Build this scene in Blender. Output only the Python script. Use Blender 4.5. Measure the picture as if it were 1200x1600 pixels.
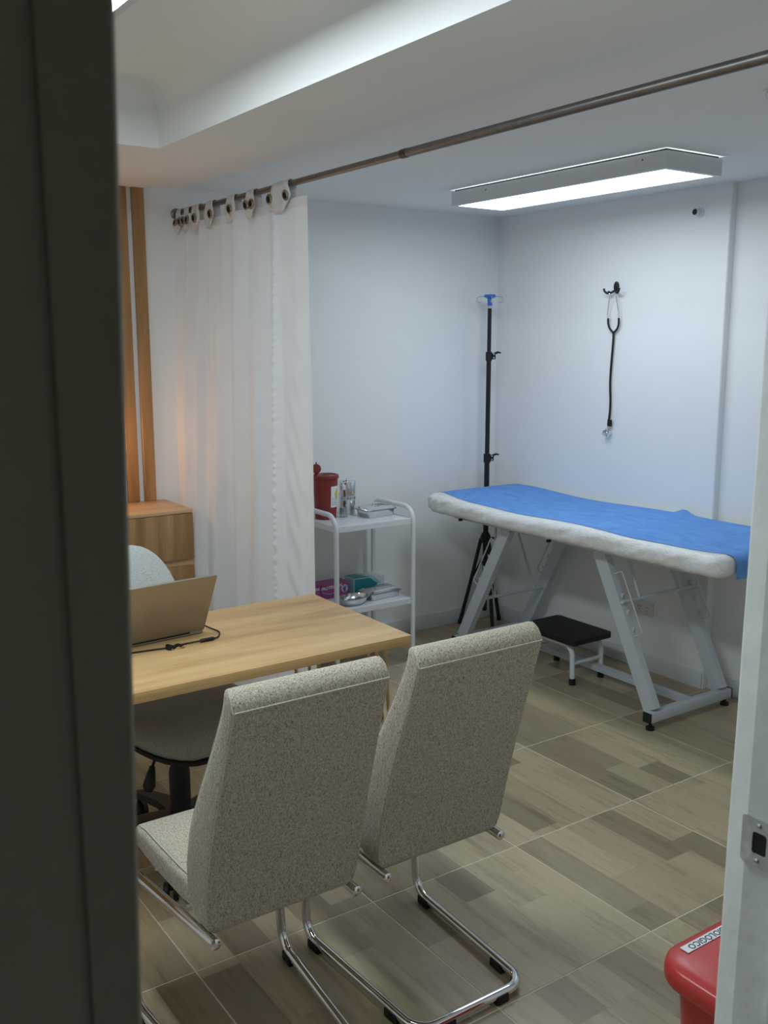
import bpy, bmesh, math, random
from mathutils import Vector, Matrix, noise

random.seed(7)
S = bpy.context.scene
for o in list(bpy.data.objects):
    bpy.data.objects.remove(o)
COL = S.collection
PI = math.pi

# ------------------------------------------------------------------ camera
YAW, PITCH, ROLL, FPX = 0.60237, 0.17740, 0.00073, 1514.08
CAM_H = 1.65
cd = bpy.data.cameras.new('camera')
cam = bpy.data.objects.new('camera', cd)
COL.objects.link(cam)
fw = Vector((math.sin(YAW) * math.cos(PITCH), math.cos(YAW) * math.cos(PITCH), -math.sin(PITCH)))
rt = Vector((math.cos(YAW), -math.sin(YAW), 0))
dn = fw.cross(rt)
r2 = math.cos(ROLL) * rt + math.sin(ROLL) * dn
d2 = -math.sin(ROLL) * rt + math.cos(ROLL) * dn
rot = Matrix((r2, -d2, -fw)).transposed()
cam.matrix_world = Matrix.Translation((0, 0, CAM_H)) @ rot.to_4x4()
cd.sensor_fit = 'VERTICAL'
cd.sensor_height = 36.0
cd.sensor_width = 27.0
cd.lens = FPX / 1600 * 36.0
cd.clip_start = 0.02
cd.dof.use_dof = True
cd.dof.focus_distance = 2.6
cd.dof.aperture_fstop = 11.0
S.camera = cam

# ------------------------------------------------------------------ world, exposure
w = bpy.data.worlds.new('world')
S.world = w
w.use_nodes = True
w.node_tree.nodes['Background'].inputs[0].default_value = (0.5, 0.55, 0.6, 1)
w.node_tree.nodes['Background'].inputs[1].default_value = 0.0
S.view_settings.view_transform = 'Standard'
S.view_settings.look = 'None'
S.view_settings.gamma = 1.0
S.view_settings.use_curve_mapping = False
S.view_settings.exposure = 0.0
EXAM_PANEL = ((0.80, 0.92, 1.0), 11.8)
DESK_PANEL = ((0.79, 0.92, 1.0), 28.0)
LAMP_WATTS = 3.4


# ------------------------------------------------------------------ materials
def srgb(r, g, b):
    def f(c):
        c /= 255.0
        return c / 12.92 if c <= 0.04045 else ((c + 0.055) / 1.055) ** 2.4
    return (f(r), f(g), f(b), 1.0)


class NT:
    """thin helper over a node tree"""
    def __init__(self, name):
        self.m = bpy.data.materials.new(name)
        self.m.use_nodes = True
        self.t = self.m.node_tree
        self.b = self.t.nodes['Principled BSDF']
        self.out = self.t.nodes['Material Output']

    def n(self, typ, **kw):
        nd = self.t.nodes.new(typ)
        for k, v in kw.items():
            setattr(nd, k, v)
        return nd

    def l(self, a, b):
        self.t.links.new(a, b)

    def math(self, op, a, b=None, c=None):
        nd = self.n('ShaderNodeMath', operation=op)
        for i, v in enumerate((a, b, c)):
            if v is None:
                continue
            if isinstance(v, (int, float)):
                nd.inputs[i].default_value = v
            else:
                self.l(v, nd.inputs[i])
        return nd.outputs[0]

    def coords(self, scale=(1, 1, 1), kind='Object'):
        tc = self.n('ShaderNodeTexCoord')
        mp = self.n('ShaderNodeMapping')
        mp.inputs['Scale'].default_value = scale
        self.l(tc.outputs[kind], mp.inputs[0])
        return mp.outputs[0]

    def noise(self, vec, scale=5, detail=4, rough=0.5, dist=0.0):
        nd = self.n('ShaderNodeTexNoise')
        nd.inputs['Scale'].default_value = scale
        nd.inputs['Detail'].default_value = detail
        nd.inputs['Roughness'].default_value = rough
        nd.inputs['Distortion'].default_value = dist
        self.l(vec, nd.inputs['Vector'])
        return nd.outputs[0]

    def ramp(self, fac, stops):
        nd = self.n('ShaderNodeValToRGB')
        cr = nd.color_ramp
        while len(cr.elements) < len(stops):
            cr.elements.new(0.5)
        for e, (p, c) in zip(cr.elements, stops):
            e.position = p
            e.color = c
        self.l(fac, nd.inputs[0])
        return nd.outputs[0]

    def mix(self, fac, a, b, mode='MIX'):
        nd = self.n('ShaderNodeMix', data_type='RGBA', blend_type=mode)
        for i, v in ((0, fac), (6, a), (7, b)):
            if isinstance(v, (int, float)):
                nd.inputs[i].default_value = v
            elif isinstance(v, tuple):
                nd.inputs[i].default_value = v
            else:
                self.l(v, nd.inputs[i])
        return nd.outputs[2]

    def bump(self, h, strength=0.2, dist=0.01):
        nd = self.n('ShaderNodeBump')
        nd.inputs['Strength'].default_value = strength
        nd.inputs['Distance'].default_value = dist
        self.l(h, nd.inputs['Height'])
        self.l(nd.outputs[0], self.b.inputs['Normal'])

    def col(self, c):
        if isinstance(c, tuple):
            self.b.inputs['Base Color'].default_value = c
        else:
            self.l(c, self.b.inputs['Base Color'])

    def set(self, **kw):
        for k, v in kw.items():
            self.b.inputs[k.replace('_', ' ')].default_value = v
        return self


def mat_paint(name, c, rough=0.6, var=0.03, scale=6, bump=0.05, bscale=180):
    t = NT(name)
    v = t.coords()
    f = t.noise(v, scale, 3)
    dark = tuple(x * (1 - var) for x in c[:3]) + (1,)
    lite = tuple(min(1, x * (1 + var)) for x in c[:3]) + (1,)
    t.col(t.ramp(f, [(0.3, dark), (0.7, lite)]))
    t.set(Roughness=rough)
    t.bump(t.noise(v, bscale, 2), bump, 0.002)
    return t.m


def mat_plain(name, c, rough=0.4, metal=0.0, var=0.06, scale=30, bump=0.03, **kw):
    t = NT(name)
    v = t.coords()
    f = t.noise(v, scale, 3)
    dark = tuple(x * (1 - var) for x in c[:3]) + (1,)
    lite = tuple(min(1, x * (1 + var)) for x in c[:3]) + (1,)
    t.col(t.ramp(f, [(0.3, dark), (0.7, lite)]))
    t.set(Roughness=rough, Metallic=metal, **kw)
    if bump:
        t.bump(t.noise(v, scale * 12, 2), bump, 0.001)
    return t.m


def mat_wood(name, axis, c_lo, c_mid, c_hi, rough=0.45, cath=0.55):
    """axis: the grain direction 0/1/2 in object space"""
    t = NT(name)
    sc = [1.0, 1.0, 1.0]
    sc[axis] = 0.10
    v = t.coords(tuple(sc))
    warp = t.noise(v, 9, 4, 0.55, 0.6)
    wv = t.n('ShaderNodeTexWave', wave_type='RINGS', rings_direction='XYZ'[axis])
    wv.inputs['Scale'].default_value = 5.0
    wv.inputs['Distortion'].default_value = 7.0
    wv.inputs['Detail'].default_value = 3.0
    wv.inputs['Detail Scale'].default_value = 1.3
    t.l(v, wv.inputs[0])
    sf = [1.0, 1.0, 1.0]
    sf[axis] = 0.03
    v2 = t.coords(tuple(sf))
    fine = t.noise(v2, 260, 3, 0.6)
    base = t.ramp(warp, [(0.30, c_lo), (0.5, c_mid), (0.72, c_hi)])
    ring = t.mix(t.math('MULTIPLY', wv.outputs[1], cath * 0.5), base, c_lo)
    fin = t.ramp(fine, [(0.35, (0.80, 0.77, 0.72, 1)), (0.6, (1, 1, 1, 1))])
    t.col(t.mix(0.75, ring, fin, 'MULTIPLY'))
    t.set(Roughness=rough)
    t.bump(fine, 0.06, 0.001)
    return t.m


def mat_fabric(name, c_dark, c_mid, c_lite, scale=420):
    t = NT(name)
    v = t.coords()
    a = t.noise(v, scale, 2, 0.7, 0.4)
    vs = t.coords((1.0, 1.0, 0.35))
    b = t.noise(vs, scale * 0.75, 2, 0.6)
    big = t.noise(v, 9, 2)
    f = t.math('ADD', t.math('MULTIPLY', a, 0.6), t.math('MULTIPLY', b, 0.4))
    c = t.ramp(f, [(0.34, c_dark), (0.47, c_mid), (0.62, c_lite)])
    c = t.mix(0.25, c, t.ramp(big, [(0.3, (0.86, 0.86, 0.86, 1)), (0.7, (1, 1, 1, 1))]), 'MULTIPLY')
    t.col(c)
    t.set(Roughness=0.95)
    t.b.inputs['Sheen Weight'].default_value = 0.15
    t.bump(f, 0.55, 0.002)
    return t.m


def mat_emit(name, c, strength):
    t = NT(name)
    t.b.inputs['Base Color'].default_value = (0.9, 0.9, 0.9, 1)
    t.b.inputs['Emission Color'].default_value = (*c, 1)
    v = t.coords()
    f = t.noise(v, 3, 1)
    t.l(t.math('MULTIPLY_ADD', f, strength * 0.02, strength * 0.99), t.b.inputs['Emission Strength'])
    return t.m


def mat_floor_tile():
    t = NT('printed_wood_tile')
    T = 0.566
    tc = t.n('ShaderNodeTexCoord')
    sx = t.n('ShaderNodeSeparateXYZ')
    t.l(tc.outputs['Object'], sx.inputs[0])
    oi = t.n('ShaderNodeObjectInfo')
    rnd = oi.outputs['Random']
    u = t.math('ADD', t.math('DIVIDE', sx.outputs[0], T), 0.5)
    vv = t.math('ADD', t.math('DIVIDE', sx.outputs[1], T), 0.5)
    row = t.math('FLOOR', t.math('MULTIPLY', u, 5.0))
    wn = t.n('ShaderNodeTexWhiteNoise', noise_dimensions='2D')
    cb = t.n('ShaderNodeCombineXYZ')
    t.l(row, cb.inputs[0])
    t.l(t.math('MULTIPLY', rnd, 91.7), cb.inputs[1])
    t.l(cb.outputs[0], wn.inputs['Vector'])
    seg = t.math('FLOOR', t.math('MULTIPLY_ADD', wn.outputs[0], 1.7, t.math('MULTIPLY', vv, 1.2)))
    wn2 = t.n('ShaderNodeTexWhiteNoise', noise_dimensions='3D')
    cb2 = t.n('ShaderNodeCombineXYZ')
    t.l(row, cb2.inputs[0])
    t.l(seg, cb2.inputs[1])
    t.l(t.math('MULTIPLY', rnd, 37.3), cb2.inputs[2])
    t.l(cb2.outputs[0], wn2.inputs['Vector'])
    pick = wn2.outputs[0]
    # grain, offset per plank
    cb3 = t.n('ShaderNodeCombineXYZ')
    t.l(t.math('MULTIPLY_ADD', pick, 13.0, sx.outputs[0]), cb3.inputs[0])
    t.l(t.math('MULTIPLY_ADD', sx.outputs[1], 0.07, t.math('MULTIPLY', rnd, 5.0)), cb3.inputs[1])
    grain = t.noise(cb3.outputs[0], 28, 5, 0.62, 0.8)
    fine = t.noise(cb3.outputs[0], 240, 2, 0.6)
    base = t.ramp(pick, [(0.0, srgb(140, 126, 100)), (0.25, srgb(160, 145, 117)), (0.5, srgb(182, 166, 135)),
                         (0.75, srgb(194, 178, 146)), (1.0, srgb(174, 158, 128))])
    g = t.ramp(grain, [(0.30, (0.62, 0.60, 0.56, 1)), (0.48, (0.92, 0.91, 0.90, 1)), (0.7, (1.0, 1.0, 1.0, 1))])
    c = t.mix(0.85, base, g, 'MULTIPLY')
    c = t.mix(0.35, c, t.ramp(fine, [(0.35, (0.72, 0.72, 0.72, 1)), (0.6, (1, 1, 1, 1))]), 'MULTIPLY')
    t.col(c)
    t.l(t.math('MULTIPLY_ADD', grain, 0.12, 0.27), t.b.inputs['Roughness'])
    t.bump(fine, 0.05, 0.001)
    return t.m


M = {}
M['wall'] = mat_paint('white_wall_paint', srgb(240, 242, 242), 0.55, 0.015, 2.2, 0.12, 90)
M['ceiling'] = mat_paint('white_ceiling_paint', srgb(241, 242, 240), 0.7, 0.015, 1.6, 0.10, 70)
M['base'] = mat_paint('white_baseboard', srgb(218, 222, 224), 0.35, 0.02, 4)
M['jamb'] = mat_paint('chipped_white_frame_paint', srgb(236, 239, 236), 0.45, 0.05, 22, 0.5, 45)
M['corridor'] = mat_paint('grey_corridor_paint', srgb(218, 217, 204), 0.7, 0.05, 3, 0.3, 60)
M['corridor_trim'] = mat_paint('dark_corridor_trim', srgb(206, 201, 188), 0.6, 0.05, 5, 0.2, 60)
M['grout'] = mat_paint('pale_grout', srgb(214, 204, 184), 0.9, 0.08, 40)
M['tile'] = mat_floor_tile()
M['desk'] = mat_wood('oak_desk_laminate', 0, srgb(178, 140, 92), srgb(208, 170, 118), srgb(223, 189, 139), 0.42, 0.25)
M['oak_v'] = mat_wood('oak_laminate_upright', 2, srgb(132, 98, 60), srgb(172, 133, 88), srgb(196, 157, 108), 0.5, 0.9)
M['oak_x'] = mat_wood('oak_laminate_top', 0, srgb(190, 154, 112), srgb(212, 178, 134), srgb(224, 192, 150), 0.45, 0.25)
M['tweed'] = mat_fabric('beige_tweed', srgb(92, 84, 68), srgb(174, 163, 142), srgb(212, 202, 182), 380)
M['piping'] = mat_fabric('pale_piping_thread', srgb(158, 150, 132), srgb(188, 180, 162), srgb(208, 200, 184))
M['chrome'] = mat_plain('chrome', (0.78, 0.78, 0.79, 1), 0.09, 1.0, 0.02, 20, 0)
M['steel'] = mat_plain('polished_steel', (0.70, 0.71, 0.71, 1), 0.16, 1.0, 0.03, 30, 0.02)
M['dull_steel'] = mat_plain('dull_plated_steel', (0.55, 0.57, 0.56, 1), 0.5, 0.5, 0.12, 90, 0.1)
M['black'] = mat_plain('black_plastic', srgb(15, 15, 15), 0.6, 0, 0.1, 40)
M['blackpad'] = mat_plain('black_vinyl', srgb(14, 14, 14), 0.5, 0, 0.1, 60, 0.2)
M['white_metal'] = mat_plain('white_painted_metal', srgb(222, 226, 230), 0.28, 0, 0.02, 20)
M['grey_metal'] = mat_plain('pale_grey_painted_metal', srgb(196, 203, 210), 0.35, 0, 0.03, 14)
M['rod'] = mat_plain('brushed_grey_rod', (0.22, 0.21, 0.20, 1), 0.38, 1.0, 0.1, 25)
M['bronze'] = mat_plain('dark_bronze', (0.10, 0.085, 0.065, 1), 0.35, 1.0, 0.1, 60)
M['pewter'] = mat_plain('worn_bronze_ring', (0.34, 0.30, 0.24, 1), 0.35, 1.0, 0.1, 60)
M['brass'] = mat_plain('gold_hairpin_metal', (0.62, 0.44, 0.20, 1), 0.28, 1.0, 0.06, 40)
M['red'] = mat_plain('red_plastic', srgb(190, 58, 54), 0.30, 0, 0.04, 12)
M['darkred'] = mat_plain('dark_red_plastic', srgb(132, 42, 42), 0.42, 0, 0.05, 18)
M['label'] = mat_plain('white_label', srgb(232, 232, 236), 0.5, 0, 0.02, 40)
M['ink'] = mat_plain('black_ink', srgb(20, 20, 26), 0.6, 0, 0.05, 40, 0)
M['greyink'] = mat_plain('grey_print', srgb(150, 152, 156), 0.6, 0, 0.05, 40, 0)
M['yellow'] = mat_plain('yellow_print', srgb(226, 190, 40), 0.5, 0, 0.05, 40, 0)
M['purple'] = mat_plain('purple_card', srgb(150, 72, 128), 0.4, 0, 0.12, 22)
M['pink'] = mat_plain('pink_print', srgb(190, 70, 120), 0.4, 0, 0.05, 22, 0)
M['navy'] = mat_plain('navy_print', srgb(70, 84, 150), 0.4, 0, 0.05, 22, 0)
M['lilac'] = mat_plain('lilac_print', srgb(205, 188, 220), 0.4, 0, 0.05, 22, 0)
M['teal'] = mat_plain('teal_card', srgb(28, 128, 134), 0.4, 0, 0.08, 22)
M['mint'] = mat_plain('pale_teal_print', srgb(150, 196, 202), 0.4, 0, 0.05, 22, 0)
M['card'] = mat_plain('white_card', srgb(214, 218, 218), 0.45, 0, 0.03, 22)
M['laptop'] = mat_plain('champagne_aluminium', (0.36, 0.335, 0.285, 1), 0.42, 0.7, 0.02, 60)
M['blue_plastic'] = mat_plain('blue_plastic', srgb(58, 120, 206), 0.35, 0, 0.04, 30)
M['officefab'] = mat_fabric('pale_grey_office_fabric', srgb(150, 152, 148), srgb(188, 192, 188), srgb(212, 216, 212), 500)
M['seatfab_shaded'] = mat_fabric('shaded_grey_seat_fabric', srgb(120, 114, 106), srgb(150, 144, 136), srgb(176, 170, 160), 500)  # pale grey office fabric with the shade under the desk in its colour
M['panel_exam'] = mat_emit('exam_panel_diffuser', *EXAM_PANEL)
M['panel_desk'] = mat_emit('desk_panel_diffuser', *DESK_PANEL)
M['screen'] = mat_plain('dark_screen', srgb(20, 22, 26), 0.2, 0, 0.02, 10, 0)
M['sheet'] = None
M['socket'] = mat_plain('socket_plastic', srgb(224, 224, 220), 0.35, 0, 0.02, 20)


def _special():
    # curtain: thin white voile, lets some light through
    t = NT('white_curtain_cloth')
    v = t.coords((1, 1, 1))
    weave = t.noise(v, 700, 2, 0.5)
    c = t.ramp(t.noise(v, 5, 2), [(0.3, srgb(238, 237, 238)), (0.7, srgb(246, 245, 245))])
    t.col(c)
    t.set(Roughness=0.9)
    t.bump(weave, 0.08, 0.001)
    tr = t.n('ShaderNodeBsdfTranslucent')
    tr.inputs[0].default_value = srgb(240, 236, 232)
    mx = t.n('ShaderNodeMixShader')
    mx.inputs[0].default_value = 0.36
    t.l(t.b.outputs[0], mx.inputs[1])
    t.l(tr.outputs[0], mx.inputs[2])
    t.l(mx.outputs[0], t.out.inputs[0])
    M['curtain'] = t.m
    # clear plastic cover over white vinyl: bright, crinkled
    t = NT('crinkled_white_plastic_cover')
    v = t.coords((2.2, 1.0, 1.0))
    a = t.noise(v, 14, 5, 0.6, 1.6)
    b = t.noise(v, 42, 3, 0.6, 2.2)
    h = t.math('ADD', a, t.math('MULTIPLY', b, 0.4))
    t.col(t.ramp(a, [(0.3, srgb(226, 227, 226)), (0.7, srgb(244, 245, 245))]))
    t.set(Roughness=0.22)
    t.bump(h, 0.42, 0.014)
    M['cover'] = t.m
    # disposable blue non-woven sheet
    t = NT('blue_nonwoven_sheet')
    v = t.coords((1.0, 0.6, 1.0))
    a = t.noise(v, 16, 4, 0.6, 1.0)
    f = t.noise(t.coords(), 500, 2)
    t.col(t.ramp(a, [(0.3, srgb(86, 140, 212)), (0.7, srgb(108, 160, 226))]))
    t.set(Roughness=0.85)
    t.bump(t.math('ADD', a, t.math('MULTIPLY', f, 0.12)), 0.35, 0.012)
    M['sheet'] = t.m
    # clear bottle
    t = NT('clear_plastic')
    v = t.coords()
    t.col(t.ramp(t.noise(v, 40, 2), [(0.3, (0.92, 0.94, 0.94, 1)), (0.7, (1, 1, 1, 1))]))
    t.set(Roughness=0.06, IOR=1.3)
    t.b.inputs['Transmission Weight'].default_value = 1.0
    M['clear'] = t.m
    # lamp shade
    t = NT('linen_lamp_shade')
    v = t.coords()
    t.col(t.ramp(t.noise(v, 200, 2), [(0.3, srgb(235, 215, 180)), (0.7, srgb(245, 228, 198))]))
    t.set(Roughness=0.9)
    tr = t.n('ShaderNodeBsdfTranslucent')
    tr.inputs[0].default_value = srgb(250, 225, 180)
    mx = t.n('ShaderNodeMixShader')
    mx.inputs[0].default_value = 0.5
    t.l(t.b.outputs[0], mx.inputs[1])
    t.l(tr.outputs[0], mx.inputs[2])
    t.l(mx.outputs[0], t.out.inputs[0])
    M['shade'] = t.m


_special()


# ------------------------------------------------------------------ mesh builder
def V(*a):
    return Vector(a)


def round_path(pts, r, seg=6, closed=False):
    """polyline with its inner corners replaced by arcs of radius r"""
    pts = [Vector(p) for p in pts]
    out = []
    n = len(pts)
    for i, p in enumerate(pts):
        if not closed and (i == 0 or i == n - 1):
            out.append(p)
            continue
        a = pts[(i - 1) % n]
        b = pts[(i + 1) % n]
        rr = r[i] if isinstance(r, (list, tuple)) else r
        d1 = (a - p)
        d2_ = (b - p)
        ang = d1.angle(d2_)
        if ang > PI - 0.02 or rr <= 0:
            out.append(p)
            continue
        k = min(rr / math.tan(ang / 2), d1.length * 0.49, d2_.length * 0.49)
        rad = k * math.tan(ang / 2)
        d1.normalize()
        d2_.normalize()
        c = p + (d1 + d2_).normalized() * (rad / math.sin(ang / 2))
        s = p + d1 * k
        e = p + d2_ * k
        v0 = s - c
        v1 = e - c
        tot = v0.angle(v1)
        ax = v0.cross(v1).normalized()
        for j in range(seg + 1):
            out.append(c + Matrix.Rotation(tot * j / seg, 3, ax) @ v0)
    return out


class MB:
    def __init__(self):
        self.v = []
        self.f = []

    def add(self, vs, fs):
        o = len(self.v)
        self.v += [tuple(x) for x in vs]
        self.f += [tuple(i + o for i in f) for f in fs]
        return self

    def box(self, c, s, bev=0.0, seg=2, rot=None):
        bm = bmesh.new()
        bmesh.ops.create_cube(bm, size=1.0)
        for v in bm.verts:
            v.co = Vector((v.co.x * s[0], v.co.y * s[1], v.co.z * s[2]))
        if bev > 0:
            bmesh.ops.bevel(bm, geom=list(bm.edges), offset=min(bev, min(s) * 0.49), segments=seg, profile=0.5, affect='EDGES')
        bm.verts.index_update()
        c = Vector(c)
        vs = [((rot @ v.co) if rot else v.co) + c for v in bm.verts]
        fs = [[v.index for v in f.verts] for f in bm.faces]
        bm.free()
        return self.add(vs, fs)

    def box2(self, a, b, bev=0.0, seg=2):
        return self.box([(a[i] + b[i]) / 2 for i in range(3)], [abs(b[i] - a[i]) for i in range(3)], bev, seg)

    def tube(self, pts, r, seg=10, closed=False, caps=True, prof=None, up=None):
        pts = [Vector(p) for p in pts]
        n = len(pts)
        rr = r if isinstance(r, (list, tuple)) else [r] * n
        tang = []
        for i in range(n):
            a = pts[i - 1] if (i > 0 or closed) else pts[0]
            b = pts[(i + 1) % n] if (i < n - 1 or closed) else pts[-1]
            t = (b - a)
            tang.append(t.normalized() if t.length > 1e-9 else Vector((0, 0, 1)))
        u = Vector(up) if up else (Vector((0, 0, 1)) if abs(tang[0].z) < 0.9 else Vector((1, 0, 0)))
        u = (u - tang[0] * u.dot(tang[0])).normalized()
        vs = []
        prof = prof or [(math.cos(2 * PI * k / seg), math.sin(2 * PI * k / seg)) for k in range(seg)]
        m = len(prof)
        for i in range(n):
            if i:
                u = (u - tang[i] * u.dot(tang[i]))
                u.normalize()
            w_ = tang[i].cross(u)
            for (px, py) in prof:
                vs.append(pts[i] + (u * px + w_ * py) * rr[i])
        fs = []
        last = n if closed else n - 1
        for i in range(last):
            j = (i + 1) % n
            for k in range(m):
                k2 = (k + 1) % m
                fs.append((i * m + k, i * m + k2, j * m + k2, j * m + k))
        if caps and not closed:
            fs.append(tuple(range(m - 1, -1, -1)))
            fs.append(tuple((n - 1) * m + k for k in range(m)))
        return self.add(vs, fs)

    def bar(self, a, b, w_, d, up=(0, 0, 1)):
        """rectangular bar, w across 'up', d along 'up'"""
        prof = [(d / 2, -w_ / 2), (d / 2, w_ / 2), (-d / 2, w_ / 2), (-d / 2, -w_ / 2)]
        return self.tube([a, b], 1.0, prof=prof, up=up)

    def cyl(self, a, b, r, seg=16, r2=None):
        return self.tube([a, b], [r, r if r2 is None else r2], seg)

    def lathe(self, prof, c=(0, 0, 0), seg=28, axis=None, cap0=True, cap1=True):
        """prof: list of (radius, height)"""
        c = Vector(c)
        R_ = axis.to_3x3() if axis is not None else Matrix.Identity(3)
        vs = []
        for (r, z) in prof:
            for k in range(seg):
                a = 2 * PI * k / seg
                vs.append(c + R_ @ Vector((r * math.cos(a), r * math.sin(a), z)))
        fs = []
        for i in range(len(prof) - 1):
            for k in range(seg):
                k2 = (k + 1) % seg
                fs.append((i * seg + k, i * seg + k2, (i + 1) * seg + k2, (i + 1) * seg + k))
        if cap0:
            fs.append(tuple(range(seg - 1, -1, -1)))
        if cap1:
            fs.append(tuple((len(prof) - 1) * seg + k for k in range(seg)))
        return self.add(vs, fs)

    def loft(self, loops, caps=True, closed=True):
        m = len(loops[0])
        vs = [p for lp in loops for p in lp]
        fs = []
        for i in range(len(loops) - 1):
            for k in range(m if closed else m - 1):
                k2 = (k + 1) % m
                fs.append((i * m + k, i * m + k2, (i + 1) * m + k2, (i + 1) * m + k))
        if caps and closed:
            fs.append(tuple(range(m - 1, -1, -1)))
            fs.append(tuple((len(loops) - 1) * m + k for k in range(m)))
        return self.add(vs, fs)

    def prism(self, poly, z0, z1, axis='z'):
        """poly of 2D points extruded along an axis"""
        def p3(p, h):
            return {'z': (p[0], p[1], h), 'y': (p[0], h, p[1]), 'x': (h, p[0], p[1])}[axis]
        return self.loft([[p3(p, z0) for p in poly], [p3(p, z1) for p in poly]])

    def build(self, name, mat, parent=None, loc=None, smooth=35, solid=0.0):
        me = bpy.data.meshes.new(name)
        me.from_pydata(self.v, [], self.f)
        bm = bmesh.new()
        bm.from_mesh(me)
        bmesh.ops.recalc_face_normals(bm, faces=bm.faces)
        bm.to_mesh(me)
        bm.free()
        if smooth:
            me.shade_smooth()
            me.set_sharp_from_angle(angle=math.radians(smooth))
        me.materials.append(M[mat] if isinstance(mat, str) else mat)
        o = bpy.data.objects.new(name, me)
        COL.objects.link(o)
        if parent is not None:
            o.parent = parent
        if loc is not None:
            o.location = loc
        if solid:
            md = o.modifiers.new('thickness', 'SOLIDIFY')
            md.thickness = solid
            md.offset = 0
        return o


def rrect(w_, h, r, seg=4, cx=0.0, cy=0.0):
    """rounded rectangle loop in 2D"""
    if not isinstance(r, (list, tuple)):
        r = [r] * 4
    out = []
    cs = [(w_ / 2, h / 2, 0), (-w_ / 2, h / 2, 1), (-w_ / 2, -h / 2, 2), (w_ / 2, -h / 2, 3)]
    sg = [(-1, -1), (1, -1), (1, 1), (-1, 1)]
    for (x, y, q), (sx, sy), rr in zip(cs, sg, r):
        rr = min(rr, w_ / 2 * 0.99, h / 2 * 0.99)
        ox, oy = x + sx * rr, y + sy * rr
        for k in range(seg + 1):
            a = q * PI / 2 + (PI / 2) * k / seg
            out.append((cx + ox + rr * math.cos(a), cy + oy + rr * math.sin(a)))
    return out


def thing(name, label, cat, loc=(0, 0, 0), rz=0.0, group=None):
    o = bpy.data.objects.new(name, None)
    COL.objects.link(o)
    o.empty_display_size = 0.05
    o.location = loc
    o.rotation_euler = (0, 0, rz)
    return tag(o, label, cat, group)


def tag(o, label, cat, group=None):
    o['label'] = label
    o['category'] = cat
    if group:
        o['group'] = group
    return o


def struct(o, label=None, cat=None):
    o['kind'] = 'structure'
    if label:
        o['label'] = label
    if cat:
        o['category'] = cat
    return o


def text_part(body, size, mat, parent, mtx, name='lettering', depth=0.0004, bold=0.0, align='CENTER'):
    cu = bpy.data.curves.new(name, 'FONT')
    cu.body = body
    cu.size = size
    cu.align_x = align
    cu.align_y = 'CENTER'
    cu.extrude = depth
    cu.offset = bold
    cu.resolution_u = 3
    tmp = bpy.data.objects.new('tmp_text', cu)
    COL.objects.link(tmp)
    dg = bpy.context.evaluated_depsgraph_get()
    dg.update()
    me = bpy.data.meshes.new_from_object(tmp.evaluated_get(dg))
    bpy.data.objects.remove(tmp)
    bpy.data.curves.remove(cu)
    me.name = name
    me.materials.clear()
    me.materials.append(M[mat])
    me.transform(mtx)
    o = bpy.data.objects.new(name, me)
    COL.objects.link(o)
    o.parent = parent
    return o


def frame_mtx(origin, xdir, ydir):
    x = Vector(xdir).normalized()
    y = Vector(ydir).normalized()
    z = x.cross(y)
    m = Matrix((x, y, z)).transposed().to_4x4()
    m.translation = Vector(origin)
    return m


# ------------------------------------------------------------------ the setting
XL, XR, XR2 = -0.70, 3.745, 3.785      # left wall, right wall (column part), right wall (set back)
YF, YB = 0.66, 4.30                     # front (door) wall inner face, back wall
ZB, ZC, ZT = 2.305, 2.318, 2.50         # beam, exam ceiling, tray
DOOR_L, DOOR_R, DOOR_H = 0.1805, 0.985, 2.06
FW0 = 0.53                              # corridor face of the front wall

# floor with individual tiles
floor = MB().box2((XL - 0.05, 0.53, -0.06), (XR2 + 0.02, YB + 0.02, -0.0009)).build('floor', 'grout')
struct(floor, 'floor of square wood-print porcelain tiles with pale grout', 'floor')
T = 0.566
GX, GY = 2.030, 2.188
gap = 0.0034
tile_cache = {}
tn = 0
for i in range(-6, 5):
    for j in range(-4, 5):
        x0, x1 = max(GX + i * T, XL), min(GX + (i + 1) * T, XR2)
        y0, y1 = max(GY + j * T, 0.55), min(GY + (j + 1) * T, YB)
        if x1 - x0 < 0.02 or y1 - y0 < 0.02:
            continue
        cx, cy = GX + (i + 0.5) * T, GY + (j + 0.5) * T
        key = tuple(round(q, 4) for q in (x0 - cx, x1 - cx, y0 - cy, y1 - cy))
        if key not in tile_cache:
            mb = MB()
            a = [(key[0] + gap / 2, key[2] + gap / 2), (key[1] - gap / 2, key[2] + gap / 2),
                 (key[1] - gap / 2, key[3] - gap / 2), (key[0] + gap / 2, key[3] - gap / 2)]
            b = 0.0012
            c_ = [(a[0][0] + b, a[0][1] + b), (a[1][0] - b, a[1][1] + b), (a[2][0] - b, a[2][1] - b), (a[3][0] + b, a[3][1] - b)]
            mb.loft([[(p[0], p[1], -0.008) for p in a], [(p[0], p[1], -b) for p in a], [(p[0], p[1], 0.0) for p in c_]])
            o = mb.build('tile', 'tile', floor, (cx, cy, 0), smooth=0)
            tile_cache[key] = o
        else:
            o = tile_cache[key].copy()
            COL.objects.link(o)
            o.parent = floor
            o.location = (cx, cy, 0)

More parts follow.
